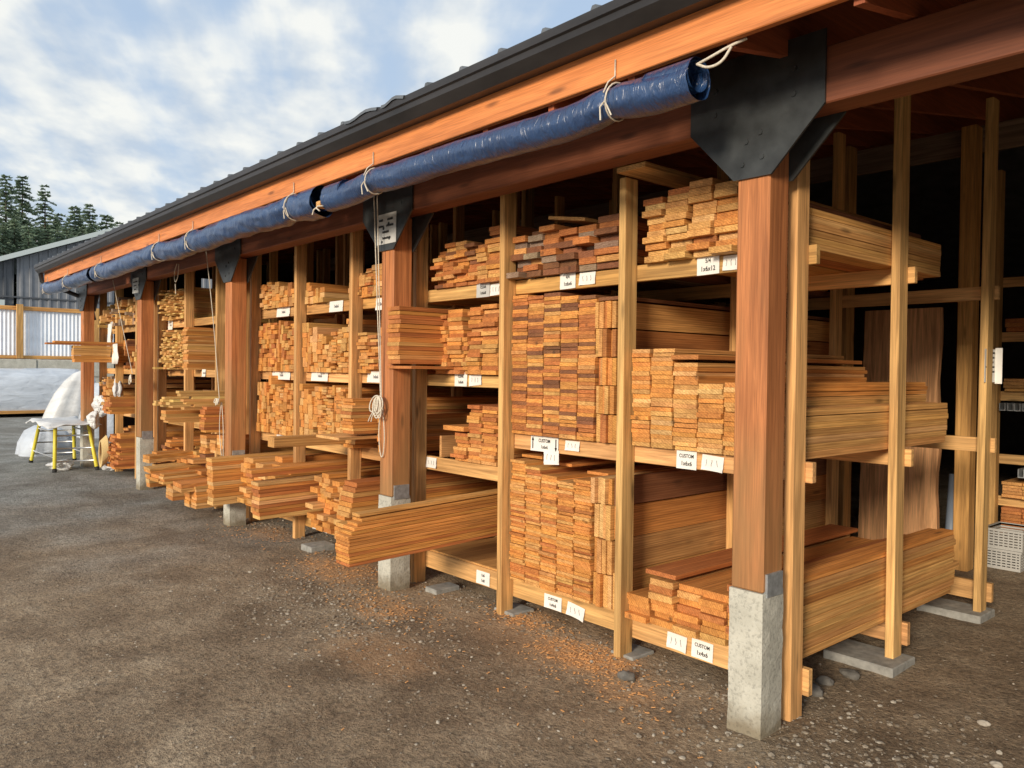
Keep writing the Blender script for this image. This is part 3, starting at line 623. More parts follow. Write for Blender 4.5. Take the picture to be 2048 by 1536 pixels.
# floor stacks of bay D
def jut(x, yend, z0, z1, w_, n, desc, tones, pitch=1.5, taper=0, yaw_=0):
    M = Matrix.Translation((x, yend, z0)) @ Matrix.Rotation(math.radians(yaw_), 4, 'Z') @ Matrix.Rotation(math.radians(pitch), 4, 'X'); t = (z1 - z0) / n
    for i in range(n):
        o = R.uniform(-.007, .009) + taper * i
        board(R.uniform(-.002, .002), w_ + R.uniform(-.003, .003), o, 3.0 - yend, i * t, (i + 1) * t - .002, R.choice(tones), '%s board up in %s' % (ordn(i + 1), desc), 'boards jutting out near the ground', M, vis=.5)
Tj = ['orange', 'tan', 'reddish', 'orange', 'pale']
jut(-4.77, -.35, .335, .66, .15, 10, 'the jutting floor bundle left of the second post', Tj, 1.5)
jut(-4.80, -.40, .70, .765, .13, 2, 'the upper pair on that floor bundle left of the second post', Tj, 1.2)
stack('floor pile right behind the second post', 'boards in the floor pile behind the second post', cols([-4.55, -4.40, -4.27, -4.13, -3.98], [.72, .74, .68, .66]), .24, .12, YB, .045, To + ['reddish'], jf=.05, jx=.01, vis=.1)
jut(-3.95, .02, .44, .72, .20, 7, 'the reddish bundle on the floor beside the second post', ['reddish', 'orange', 'tan'], .8, .012)
jut(-3.78, -.08, .25, .42, .22, 5, 'the lowest bundle on the floor beside the second post', ['orange', 'tan', 'tan'], .6)
jut(-6.14, -.24, .26, .735, .15, 12, 'the tall jutting floor bundle right of the third post', Tj, 1.2)
stack('floor pile right of the third post', 'boards in the floor pile right of the third post', cols([-5.98, -5.80, -5.62, -5.44, -5.26, -5.08], [.74, .78, .70, .80, .72]), .24, .05, YB, .05, To, jf=.08, jx=.01, vis=.2)
stack('small pile behind the third post', 'boards in the small pile behind the third post', [(-6.55, -6.38, .93), (-6.75, -6.58, .86)], .72, .0, 2.4, .035, To, vis=.2)
# bay E
sticks('yellow pickets on the top shelf', 'yellow pickets on the top shelf', -9.25, -8.42, 2.268, tp(2.66, 2.68), .3, 2.4, Ty, sizes=((.11, .022), (.10, .03)), jf=.05, miss=.01)
stack('short pile on the top shelf by the third post', 'boards in the short pile on the top shelf', [(-7.1, -6.95, 2.42), (-6.93, -6.78, 2.5), (-6.76, -6.6, 2.6)], 2.268, .32, 2.2, .035, Ty + Tt, jf=.03)
sticks('yellow pickets on the second shelf', 'yellow pickets on the second shelf', -9.30, -8.42, 1.614, tp(2.12, 2.1), .28, 2.6, Ty, sizes=((.11, .022), (.10, .03)), jf=.05, miss=.01)
stack('tall narrow column on the second shelf', 'boards in the tall narrow column', [(-8.22, -8.04, 2.14)], 1.614, .2, 2.6, .025, To, jf=.01, vis=.3)
stack('dark pile on the second shelf', 'boards in the dark pile on the second shelf', [(-7.25, -7.1, 1.95), (-7.08, -6.9, 2.0)], 1.614, .5, 2.6, .04, Tr, jf=.05)
stack('dark pile behind the yellow pickets', 'boards behind the yellow pickets', [(-9.3, -9.1, 1.45), (-9.05, -8.9, 1.4), (-8.3, -8.1, 1.42), (-7.9, -7.7, 1.45)], .978, 1.0, YB, .04, Tr + ['dark'], jf=.1)
stack('plank bundle jutting out between third and fourth posts', 'boards in the jutting bundle between third and fourth posts', [(-7.42, -7.25, 1.17)], 1.02, -.30, 2.2, .035, ['reddish', 'orange', 'tan'], vis=.4)
stack('blocks on the jutting bundle', 'short blocks on the jutting bundle', [(-8.3, -8.18, 1.23), (-7.95, -7.83, 1.3), (-7.7, -7.55, 1.26), (-7.2, -7.08, 1.4)], 1.172, -.15, .9, .03, Ty, jf=.05)
stack('tall bundle jutting beside the third post', 'boards in the tall bundle beside the third post', [(-6.98, -6.82, 1.22)], .93, -.02, 2.2, .028, ['reddish', 'orange', 'reddish'], vis=.4)
stack('short bundle low beside the third post', 'boards in the short bundle low beside the third post', [(-6.98, -6.78, .90)], .70, -.02, 1.8, .035, To, vis=.2)
for i, (x, y, z, n, w_, t_, ya, pi_) in enumerate(((-8.42, -.20, .47, 2, .22, .045, 3, 3.0), (-8.38, -.10, .36, 3, .16, .03, -2, 2.2), (-8.15, -.24, .20, 3, .12, .05, 2, 2.6), (-8.05, -.30, .40, 2, .30, .03, -3, 2.0), (-7.80, -.12, .10, 6, .14, .035, 1, 1.2),
        (-7.72, -.32, .33, 2, .24, .04, 4, 2.4), (-7.50, -.20, .13, 4, .18, .045, -2, 1.0), (-7.34, -.34, .34, 4, .13, .028, 2, 1.8), (-7.12, -.14, .10, 5, .16, .035, 0, .8), (-7.02, -.30, .31, 2, .34, .045, -4, 2.2), (-6.78, -.18, .13, 8, .14, .03, 1, 1.0))):
    jut(x, y, z, z + n * t_, w_, n, 'the %s splayed floor bundle between third and fourth posts' % ordn(i + 1), ['tan', 'orange', 'orange', 'pale'], pi_, 0, ya)
stack('floor pile between third and fourth posts', 'boards in the floor pile between third and fourth posts', cols([-9.3, -9.1, -8.9, -8.7, -8.5, -8.3, -8.1, -7.9, -7.7, -7.5, -7.3, -7.1, -6.9, -6.6], [.7, .6, .72, .68, .6, .62, .55, .6, .64, .58, .52, .6, .66]), .24, .3, YB, .045, Tr + To, jf=.12)
# bay F
stack('pile on the floor by the farthest rack', 'boards on the floor by the farthest rack', cols([-12.3, -12.1, -11.9, -11.7, -11.5], [.62, .66, .68, .7]), .24, .5, 2.9, .035, To, jf=.05)
stack('red floor pile left of the fourth post', 'boards in the red floor pile left of the fourth post', cols([-11.3, -11.1, -10.9, -10.7], [.6, .62, .64]), .12, .12, 2.9, .035, ['reddish', 'orange'], jf=.03, vis=.2)
stack('long boards jutting left past the last post', 'long boards jutting past the last post', [(-11.55, -11.38, 2.02)], 1.96, -.66, 2.2, .03, ['reddish', 'orange'], jf=.04, vis=1)
stack('block under the long boards by the last post', 'boards in the block by the last post', [(-11.52, -11.35, 1.95)], 1.70, -.34, 2.0, .05, ['tan', 'orange'], vis=.5)
for i, (a, b, z0, z1) in enumerate(((-12.3, -11.6, 2.268, 2.62), (-11.4, -10.55, 2.268, 2.7), (-10.35, -9.7, 2.268, 2.6), (-12.3, -11.6, 1.3, 1.5), (-10.35, -9.7, 1.614, 1.9))):
    sticks('pale bundle %s on the farthest rack' % ordn(i + 1), 'pale sticks on the farthest rack', a, b, z0, tp(z1, z1 - .05), .3, 2.0, ['pale', 'yellow', 'tan', 'grey-brown'], jf=.06)
sticks('second shelf of the farthest rack', 'sticks on the second shelf of the farthest rack', -11.35, -9.7, 1.614, tp(2.05, 2.0), .45, 2.2, Tr, jf=.1)
stack('reddish bundle low on the farthest rack', 'boards in the reddish bundle on the farthest rack', [(-10.9, -10.7, 1.2), (-10.68, -10.5, 1.2)], .95, -.05, 2.2, .035, ['reddish', 'orange'], vis=.3)
stack('lower shelf of the farthest rack', 'boards on the lower shelf of the farthest rack', cols([-12.3, -12.1, -11.9, -11.7], [1.3, 1.35, 1.3]), .978, .3, 2.2, .05, To, jf=.05)
# scrap plank sticking out over the near upright
board(-1.07, -.865, .185, 1.3, 2.765, 2.795, 'pale', 'short pale plank sticking out on top of the upright under the beam', 'loose boards', None, 1)

BOARDS.sort(key=lambda b: -b['s'])
seen = {}
NIND = 296
for b in BOARDS[:NIND]:
    mb = MB(); x0, x1, y0, y1, z0, z1 = b['b']; M = b['M'] or Matrix()
    mb.cbox(x0, x1, y0, y1, z0, z1, .0018, b['c'], M)
    o = M @ Vector(((x0 + x1) / 2, y0, z0))
    l = b['l']
    if len(l.split()) > 16: l = l.replace('of the ', 'of ').replace('on the ', 'on ').replace(' jutting', '')
    tag(mb.build('wooden_board', W_Y, None, tuple(o)), l, 'board', b['g'])
rest = MB()
for b in BOARDS[NIND:]: rest.box(*b['b'], b['c'], b['M'])
print('boards', len(BOARDS))
struct(rest.build('wooden_boards', W_Y), 'stuff')

# ---------------------------------------------------------------- price tags
def lettering(parent, txt, x, y, z, size, mat=M_INK, rot=(math.pi / 2, 0, 0), sx=1.0):
    cu = bpy.data.curves.new('lettering', 'FONT'); cu.body = txt; cu.size = size; cu.align_x = 'CENTER'; cu.align_y = 'CENTER'; cu.offset = size * .018; cu.space_character = 1.05
    tmp = bpy.data.objects.new('tmp', cu); me = bpy.data.meshes.new_from_object(tmp); bpy.data.objects.remove(tmp); me.name = 'lettering'; me.materials.clear(); me.materials.append(mat)
    o = bpy.data.objects.new('lettering', me); COL.objects.link(o); o.parent = parent
    o.location = Vector((x, y, z)) - WLOC[parent.as_pointer()]; o.rotation_euler = rot; o.scale = (sx, 1, 1); return o
def paper(x0, x1, z0, z1, label, lines=(), y=None, tilt=0, mat=M_PAPER, ink=M_INK, arrows=False, curl=.003, cat='price tag', name='price_tag', group='paper tags stapled to the shelf edges'):
    y = (YC - .0035) if y is None else y
    n_ = 6; vs_ = []; cx, cz = (x0 + x1) / 2, (z0 + z1) / 2
    for j in range(n_ + 1):
        for i in range(n_ + 1):
            u, v = i / n_, j / n_; c_ = curl * (abs(u - .5) * 2) ** 3 * (1.2 - v) * R.uniform(.6, 1.3)
            X, Z = x0 + (x1 - x0) * u - cx, z0 + (z1 - z0) * v - cz
            vs_.append((cx + X * math.cos(tilt) - Z * math.sin(tilt), y - c_, cz + X * math.sin(tilt) + Z * math.cos(tilt)))
    k_ = n_ + 1; q = [(j * k_ + i, j * k_ + i + 1, (j + 1) * k_ + i + 1, (j + 1) * k_ + i) for j in range(n_) for i in range(n_)]
    nv = len(vs_); vs_ += [(a, b + .0008, c) for a, b, c in vs_]; q += [(nv + d, nv + c, nv + b, nv + a) for a, b, c, d in q]
    mb = MB(); mb.add(vs_, q); o = mb.build(name, mat, None, (cx, y, cz)); tag(o, label, cat, group)
    h = z1 - z0
    for i, (t, s) in enumerate(lines):
        z = z1 - h * (i + .72) / (len(lines) + .45)
        lettering(o, t, cx, y - curl * .15 - .0022, z, s, ink, (math.pi / 2, -tilt, 0), .82)
    if arrows:
        for sx, up in ((-1, 1), (1, -1)):
            ax = cx + sx * (x1 - x0) * .42; am = MB(); b0, b1 = z0 + h * .15, z1 - h * .12
            am.box(ax - .004, ax + .004, y - .0042, y - .0032, b0, b1); tipz = b1 if up > 0 else b0
            am.prism([(ax - .011, tipz - .018 * up), (ax + .011, tipz - .018 * up), (ax, tipz + .006 * up)], y - .0042, y - .0032, 'xz'); am.build('arrow', M_INK, o, (ax, y, cz))
    return o
def scrawl(o, x0, x1, z0, z1, y, n=3):
    mb = MB()
    for i in range(n):
        xa = x0 + (x1 - x0) * (.2 + .25 * i); mb.tube([(xa + R.uniform(-.004, .004), y, z0 + (z1 - z0) * t) for t in (.3, .45, .6, .72)], .0012, 5)
    mb.build('lettering', M_INKG, o, ((x0 + x1) / 2, y, z0))
def blank(x0, x1, z0, z1, label, tilt=0):
    o = paper(x0, x1, z0, z1, label, (), tilt=tilt, curl=.008); scrawl(o, x0, x1, z0, z1, YC - .006); return o
paper(-.652, -.512, 2.174, 2.278, 'white tag on the top shelf left of the near post', [('5/4', .032), ('1x6x12', .036)], tilt=.02)
blank(-.487, -.385, 2.186, 2.262, 'small handwritten slip on the top shelf touching the near post')
paper(-1.703, -1.565, 2.172, 2.276, 'white tag under the weathered brown stack', [('4/4', .03), ('1x6x6', .034)], tilt=.02)
blank(-1.53, -1.395, 2.186, 2.262, 'handwritten slip on the top shelf left of the tall upright')
paper(-1.96, -1.70, 1.122, 1.222, 'white tag with two black arrows under the dark red stack', [('CUSTOM', .032), ('1x6x6', .03)], arrows=True)
blank(-1.635, -1.51, 1.150, 1.212, 'small slip right of the arrow tag under the dark red stack')
blank(-1.83, -1.69, 1.045, 1.135, 'blank white slip hanging below the arrow tag', .08)
paper(-.768, -.635, 1.124, 1.224, 'white tag on the middle shelf under the orange stack', [('CUSTOM', .028), ('1x6x6', .034)])
blank(-.60, -.465, 1.130, 1.212, 'torn slip right of the tag under the orange stack', -.06)
blank(-1.09, -1.0, 1.316, 1.346, 'tiny white slip stuck on the lower left of the orange stack')
paper(-.648, -.512, .112, .212, 'white tag on the bottom shelf edge nearest the near post', [('CUSTOM', .028), ('1x4x6', .034)], tilt=-.02)
blank(-.812, -.68, .118, .205, 'handwritten slip left of the bottom tag near the near post', -.03)
paper(-1.812, -1.652, .110, .200, 'white tag on the bottom edge under the tall pale stack', [('CUSTOM', .026), ('1x4x6', .03)])
blank(-1.60, -1.45, .104, .188, 'torn slip with folded corner under the tall pale stack', -.12)
paper(-2.56, -2.41, 2.172, 2.272, 'grey-white tag on the top shelf right of the second post', [('CLEAR', .026), ('1x6x8', .03)], mat=M_PAPERG)
blank(-2.40, -2.27, 2.178, 2.258, 'curled slip on the top shelf beside the third upright', .05)
paper(-2.81, -2.66, 1.53, 1.632, 'white tag on the middle shelf right of the second post', [('CLEAR', .026), ('1x6x6', .03)])
blank(-2.63, -2.49, 1.54, 1.618, 'torn slip on the middle shelf right of the second post', .1)
blank(-3.16, -3.03, .89, .97, 'white tag at the left end of the shelf under the stepped stack')
paper(-2.525, -2.375, .118, .212, 'white tag on the floor rail below the long jutting bundle', [('1x6', .03), ('1x8', .03)])
for (a, b, z0, z1, l) in ((-5.88, -5.58, 2.175, 2.268, 'pair of tags on the top shelf right of the third post'), (-4.75, -4.50, 2.172, 2.27, 'tag on the top shelf in the middle of the second rack'), (-3.93, -3.80, 2.15, 2.25, 'narrow tag on the top shelf left of the second post'),
                          (-5.98, -5.56, 1.53, 1.62, 'tags on the second shelf right of the third post'), (-5.1, -4.77, 1.53, 1.625, 'wide tag on the second shelf mid-rack'), (-4.06, -3.80, 1.535, 1.63, 'tag on the second shelf left of the second post'),
                          (-5.87, -5.53, .885, .965, 'tag on the lower shelf right of the third post'), (-7.35, -7.2, 2.17, 2.27, 'pale tag on the top shelf left of the third post'), (-8.02, -7.9, 1.53, 1.62, 'small tag on the second shelf under the narrow column'),
                          (-7.3, -7.1, 1.5, 1.62, 'square white tag on the second shelf left of the third post'), (-9.3, -9.12, 2.15, 2.27, 'white tag beside the fourth post on the top shelf'), (-5.05, -4.75, .11, .21, 'white tag on the floor rail beyond the second post')):
    paper(a, b, z0, z1, l, [('1x6x6', .04)], ink=M_INKG, curl=.008)
# notices
def notice(cx, cz, w_, h_, y, label, rows, mat=M_PAPERG):
    o = paper(cx - w_ / 2, cx + w_ / 2, cz - h_ / 2, cz + h_ / 2, label, (), y=y, mat=mat, cat='notice', name='notice', curl=.001, group=None)
    mb = MB()
    for i, r in enumerate(rows):
        z = cz + h_ / 2 - h_ * (i + 1) / (len(rows) + 1)
        for (a, b) in r:
            x = cx - w_ / 2 + a * w_
            while x < cx - w_ / 2 + b * w_ - .004:
                s = R.uniform(.005, .011); mb.box(x, x + s, y - .0032, y - .0024, z - .009, z + .009 * R.uniform(.5, 1)); x += s + .003
    mb.build('lettering', M_INK, o, (cx, y, cz)); return o
notice(-3.152, 2.695, .265, .225, -.018, 'grey laminated notice on the gusset of the second post', [[(.12, .35), (.55, .85)], [(.1, .38), (.5, .88)], [(.3, .62)], [(.3, .7)]])
notice(-9.42, 2.73, .27, .2, -.018, 'grey notice on the gusset of the fourth post', [[(.15, .8)], [(.2, .7)], [(.3, .6)]])
# notice wrapped on the rear upright at the end of the near rack
nb = MB(); nb.box(-.0045, -.003, 2.70, 2.90, 1.61, 1.835); nb.box(-.0040, .04, 2.9, 2.902, 1.60, 1.845)
no = nb.build('notice', M_PAPER, None, (-.01, 2.8, 1.72)); tag(no, 'white notice stapled to the rear upright at the open rack end', 'notice')
for i, (a, b) in enumerate(((.4, .9), (.2, .9), (.4, .8), (.1, .9), (.25, .9), (.4, .7))):
    mb = MB(); z = 1.81 - i * .032; y = 2.70 + a * .2
    while y < 2.70 + b * .2: s = R.uniform(.006, .012); mb.box(-.0028, -.002, y, y + s, z - .007, z + .006); y += s + .003
    mb.build('lettering', M_INK, no, (-.008, 2.8, z))

# ---------------------------------------------------------------- blue tarpaulin rolls and ropes
def roll(x0, x1, label, r=.080, wr=1.0, pins=()):
    o = empty('tarpaulin_roll', ((x0 + x1) / 2, -.44, 2.885), label, 'tarpaulin', 'blue tarpaulins rolled up under the eaves')
    n_ = int((x1 - x0) / .022); seg = 36; mb = MB(); vs_ = []; cyz = []
    for i in range(n_ + 1):
        x = x0 + (x1 - x0) * i / n_; pin = max([math.exp(-((x - p) / .035) ** 2) for p in pins] + [0]); near = max([math.exp(-((x - p) / .16) ** 2) for p in pins] + [0])
        sag = .012 * math.sin(x * 2.3) - .022 * (1 - near); cy, cz = -.435 + .008 * math.sin(x * 1.7), 2.888 + sag
        for k_ in range(seg):
            t = 2 * math.pi * k_ / seg
            rr = r * (1 - .16 * pin) * (1 + wr * (.055 * noise.noise(Vector((x * 4.5 + math.sin(t) * 1.6, math.cos(t) * 1.3, math.sin(t) * 1.3))) + .03 * noise.noise(Vector((x * 13 + t * .8, math.cos(t) * 1.6 + x * 3, math.sin(t) * 1.6))) * (1 + 1.5 * near)))
            vs_.append((x, cy + math.cos(t) * rr, cz + math.sin(t) * rr * .97))
    fs_ = [(i * seg + k_, i * seg + (k_ + 1) % seg, (i + 1) * seg + (k_ + 1) % seg, (i + 1) * seg + k_) for i in range(n_) for k_ in range(seg)]
    mb.add(vs_, fs_, smooth=True)
    # hollow ends: a spiral of inner layers
    for xe, s in ((x0, 1), (x1, -1)):
        cz = 2.885; lay = []
        for k_ in range(32):
            t = k_ * .22; rr = r * .97 - k_ * .00062; lay.append((t, rr))
        vv2 = []
        for t, rr in lay: vv2 += [(xe, -.435 + math.cos(t) * rr, cz + math.sin(t) * rr), (xe + s * .25, -.435 + math.cos(t) * rr, cz + math.sin(t) * rr)]
        mb.add(vv2, [(2 * j, 2 * j + 1, 2 * j + 3, 2 * j + 2) for j in range(len(lay) - 1)], smooth=True)
        mb.add([(xe + s * .24, -.435 + math.cos(a) * r * .93, cz + math.sin(a) * r * .93) for a in [2 * math.pi * q_ / 16 for q_ in range(16)]], [tuple(range(16))])
    mb.build('rolled_tarpaulin', M_TARP, o, ((x0 + x1) / 2, -.44, 2.885))
    for p in pins:
        t_ = MB(); pts = []
        for k_ in range(21):
            t = 2 * math.pi * k_ / 20; rr = r * .93 + .004; pts.append((p + .012 * math.sin(t), -.435 + math.cos(t) * rr, 2.885 + math.sin(t) * rr))
        t_.tube(pts, .0045, 6); t_.tube([(p - .01, -.52, 2.91), (p, -.50, 2.96), (p + .005, -.459, 2.995), (p + .006, -.459, 3.07)], .004, 6)
        t_.tube([(p, -.522, 2.87), (p + .02, -.525, 2.84), (p + .035, -.515, 2.80)], .004, 6); t_.tube([(p, -.522, 2.87), (p - .02, -.53, 2.845), (p - .025, -.52, 2.79)], .004, 6)
        t_.build('tie_cord', M_ROPE, o, (p, -.5, 2.9))
    return o
roll(-3.24, -.075, 'long blue tarpaulin roll under the fascia, nearest the camera', .084, 1.15, (-.52, -2.62))
roll(-9.62, -3.36, 'long wrinkled blue tarpaulin roll under the middle of the eaves', .104, 2.1, (-3.78, -5.97, -7.0, -9.35))
roll(-12.72, -9.80, 'farthest blue tarpaulin roll at the left end of the eaves', .098, 1.9, (-12.6, -11.2))
# wood block end jammed in the gap between the rolls
bl = MB(); bl.cbox(-3.33, -3.27, -.50, -.38, 2.805, 2.85, .003, PAL); bo = bl.build('batten', W_Y, None, (-3.3, -.44, 2.83)); tag(bo, 'pale batten end poking from the gap between two tarpaulin rolls', 'batten')
for dx, dz in ((.03, -.02), (.06, .01), (-.04, -.03)):
    t_ = MB(); t_.tube([(-3.3, -.5, 2.81), (-3.3 + dx * .6, -.52, 2.80 + dz * .4), (-3.3 + dx * 1.6, -.51, 2.79 + dz)], .005, 6); t_.build('cord', M_ROPE, bo, (-3.3, -.5, 2.8))
def smooth(p, k=3):
    p = [Vector(a) for a in p]
    for _ in range(k): p = [p[0]] + [q for a, b in zip(p, p[1:]) for q in (a * .75 + b * .25, a * .25 + b * .75)] + [p[-1]]
    return p
lp = MB(); lp.tube(smooth([(-.08, -.44, 2.93), (.0, -.455, 2.935), (.07, -.43, 2.965), (.13, -.40, 2.985)]), .006, 7); lp.tube(smooth([(-.07, -.45, 2.925), (-.01, -.46, 2.89), (.05, -.45, 2.90), (.085, -.44, 2.955)]), .006, 7)
tag(lp.build('cord_loop', M_ROPE, None, (0, -.45, 2.93)), 'pale cord loop tied at the near end of the tarpaulin roll', 'cord')
def hang(pts_list, knot, tail, label, name='hanging_rope', ks=.07):
    o = empty(name, tuple(knot), label, 'rope')
    a = MB()
    for p in pts_list: a.tube(smooth(p), .0045, 6)
    a.build('cord', M_ROPE, o, tuple(knot))
    if ks:
        c = MB(); kx, ky, kz = knot
        for i in range(9):
            an = R.uniform(-.9, .9); ln = ks * R.uniform(.9, 1.7); wd = ks * R.uniform(.2, .5); pts = []
            for q_ in range(15):
                t = 2 * math.pi * q_ / 14; dz = -(1 - math.cos(t)) / 2 * ln; dx_ = math.sin(t) * wd; pts.append((kx + dx_ * math.cos(an) - dz * math.sin(an), ky - .012 - .02 * math.sin(t * .5) - i * .002, kz + ks * .4 + dx_ * math.sin(an) + dz * math.cos(an)))
            c.tube(pts, .0055, 6)
        c.build('coil', M_ROPE, o, tuple(knot))
    if tail:
        c = MB()
        for t_ in tail: c.tube(smooth(t_), .0045, 6)
        c.build('tail', M_ROPE, o, tuple(knot))
    return o
kx = -3.19
hang([[(-3.20, -.10, 2.96), (-3.20, -.07, 2.3), (-3.19, -.03, 1.40)], [(-3.155, -.10, 2.96), (-3.165, -.07, 2.3), (-3.18, -.03, 1.40)]], (-3.19, -.03, 1.40),
     [[(-3.20, -.02, 1.36), (-3.235, -.02, 1.2), (-3.215, -.02, 1.03), (-3.19, -.02, .99)], [(-3.18, -.02, 1.36), (-3.145, -.02, 1.15), (-3.165, -.02, 1.0), (-3.19, -.02, .99)], [(-3.19, -.03, 1.38), (-3.27, -.04, 1.34), (-3.33, -.04, 1.28), (-3.35, -.04, 1.25)], [(-3.2, -.03, 1.37), (-3.28, -.04, 1.32), (-3.31, -.04, 1.25)]], 'pale rope with a looped coil hanging on the second post', ks=.11)
hang([[(-6.60, -.10, 2.88), (-6.5, -.06, 2.2), (-6.39, -.03, 1.32)]], (-6.37, -.03, 1.30), [[(-6.37, -.02, 1.28), (-6.42, -.02, 1.0), (-6.35, -.02, .72)], [(-6.35, -.02, 1.28), (-6.30, -.02, 1.05), (-6.30, -.02, .72)]], 'pale rope slanting down to the foot of the third post', ks=.04)
hang([[(-10.2, -.10, 2.86), (-9.95, -.06, 2.3), (-9.50, -.03, 1.55)]], (-9.48, -.03, 1.50), None, 'pale rope slanting to a coil on the fourth post', ks=.08)
hang([[(-7.65, -.06, 2.85), (-7.75, -.06, 2.74), (-7.7, -.06, 2.62), (-7.6, -.06, 2.7), (-7.58, -.06, 2.84)], [(-7.7, -.06, 2.62), (-7.68, -.06, 2.5)]], (-7.68, -.06, 2.6), None, 'short cord loop dangling under the beam between third and fourth posts', ks=0)

# ---------------------------------------------------------------- things at the far end
def sheet(name, pts, mat, label, cat, thick=.01, y=.2):
    """hanging crumpled sheet: outline in x/z"""
    n_ = len(pts) // 2; L_ = pts[:n_]; Rr = pts[n_:][::-1]; vs_ = []; m_ = 10
    cx = sum(p[0] for p in pts) / len(pts); cz = sum(p[1] for p in pts) / len(pts)
    for j in range(n_):
        for i in range(m_ + 1):
            u = i / m_; x = L_[j][0] * (1 - u) + Rr[j][0] * u; z = L_[j][1] * (1 - u) + Rr[j][1] * u
            vs_.append((x, y + .05 * noise.noise(Vector((x * 14, z * 6, y))), z))
    q = [(j * (m_ + 1) + i, j * (m_ + 1) + i + 1, (j + 1) * (m_ + 1) + i + 1, (j + 1) * (m_ + 1) + i) for j in range(n_ - 1) for i in range(m_)]
    mb = MB(); mb.add(vs_, q, smooth=True); o = mb.build(name, mat, None, (cx, y, cz)); s_ = o.modifiers.new('thickness', 'SOLIDIFY'); s_.thickness = thick; return tag(o, label, cat)
sheet('paper_sheet', [(-11.62, 2.3), (-11.7, 2.1), (-11.75, 1.9), (-11.68, 1.72), (-11.5, 1.70), (-11.45, 1.9), (-11.5, 2.1), (-11.48, 2.34)], M_PAPER, 'long white paper strip hanging on the farthest rack', 'paper', y=.22)
sp_ = sheet('paper_sheet', [(-11.38, 1.98), (-11.4, 1.88), (-11.42, 1.78), (-11.40, 1.68), (-11.12, 1.68), (-11.10, 1.78), (-11.12, 1.88), (-11.14, 1.99)], M_PAPER, 'white paper with a dark mark on the farthest rack', 'paper', y=.2)
sm_ = MB(); sm_.prism([(-11.3, 1.78), (-11.22, 1.78), (-11.24, 1.94)], .148, .15, 'xz'); sm_.build('dark_mark', M_INK, sp_, (-11.26, .15, 1.85))
def wad(x, y, z, s, label, name='plastic_wad', mat=M_SHEET, cat='plastic'):
    import bmesh
    b = bmesh.new(); bmesh.ops.create_icosphere(b, subdivisions=4, radius=1)
    for v in b.verts:
        k_ = 1 + .6 * noise.noise(v.co * 1.3 + Vector((x * 5, 0, 0))) + .14 * abs(noise.noise(v.co * 3.5 + Vector((x, 0, 0)))); v.co = Vector((v.co.x * s[0] * k_, v.co.y * s[1] * k_, v.co.z * s[2] * k_))
    me = bpy.data.meshes.new(name); b.to_mesh(me); b.free(); me.materials.append(mat)
    o = bpy.data.objects.new(name, me); COL.objects.link(o); o.location = (x, y, z); return tag(o, label, cat)
wad(-12.1, .2, 1.0, (.22, .1, .15), 'crumpled white plastic on the lower shelf of the farthest rack')
wad(-11.9, .05, .78, (.12, .08, .12), 'small white plastic scrap hanging from the farthest rack')
wad(-11.5, .3, 1.28, (.08, .06, .16), 'white crumpled strip standing on the lower shelf by the fourth post')
cr = MB()
for i in range(7):
    pts = [(-11.25 + .12 * math.sin(t) * (1 - .03 * i), .08 - i * .012, .38 + .2 * math.cos(t) - .012 * i) for t in [2 * math.pi * q_ / 24 for q_ in range(25)]]; cr.tube(pts, .011, 6)
tag(cr.build('rope_coil', flat('straw_rope', (.66, .50, .24), .9), None, (-11.25, .06, .4)), 'straw coloured rope coil on the red floor pile left of the fourth post', 'rope')
wad(-12.2, -.35, .07, (.2, .16, .08), 'white scrap lying on the gravel under the work stand')
wad(-11.75, .25, .04, (.3, .1, .04), 'long white scrap on the gravel beside the work stand')
# yellow-legged work stand
ws = empty('work_stand', (-12.5, -.25, 0), 'yellow-legged work stand with white sheets on top, by the last post', 'stand')
LEG = {'a': ((-11.84, -.50, 0), (-12.10, -.44, .70)), 'b': ((-11.80, .09, 0), (-12.05, .02, .70)), 'c': ((-13.45, -.54, 0), (-13.15, -.46, .70)), 'd': ((-13.35, .10, 0), (-13.1, .03, .70))}
for p0, p1 in LEG.values():
    v0, v1 = Vector(p0), Vector(p1); b = MB(); b.tube([v0 + (v1 - v0) * .05, v1], .028, 8); lg = b.build('leg', M_YEL, ws, tuple(v0)); b = MB(); b.tube([v0, v0 + (v1 - v0) * .07], .034, 8); b.build('rubber_foot', M_BLK, lg, tuple(v0))
for (p, q_) in (('a', 'b'), ('c', 'd')):
    for t in (.22, .5, .78):
        A = Vector(LEG[p][0]).lerp(Vector(LEG[p][1]), t); B = Vector(LEG[q_][0]).lerp(Vector(LEG[q_][1]), t); b = MB(); b.tube([A, B], .014, 6); b.build('rung', M_ALU, ws, tuple(A))
for t in (.3, .85):
    for (p, q_) in (('a', 'c'), ('b', 'd')):
        A = Vector(LEG[p][0]).lerp(Vector(LEG[p][1]), t); B = Vector(LEG[q_][0]).lerp(Vector(LEG[q_][1]), t); b = MB(); b.tube([A, B], .013, 6); b.build('brace', M_ALU, ws, tuple(A))
b = MB(); b.cbox(-13.25, -12.0, -.5, .08, .70, .735, .005); b.build('platform', M_ALU, ws, (-12.6, -.2, .7))
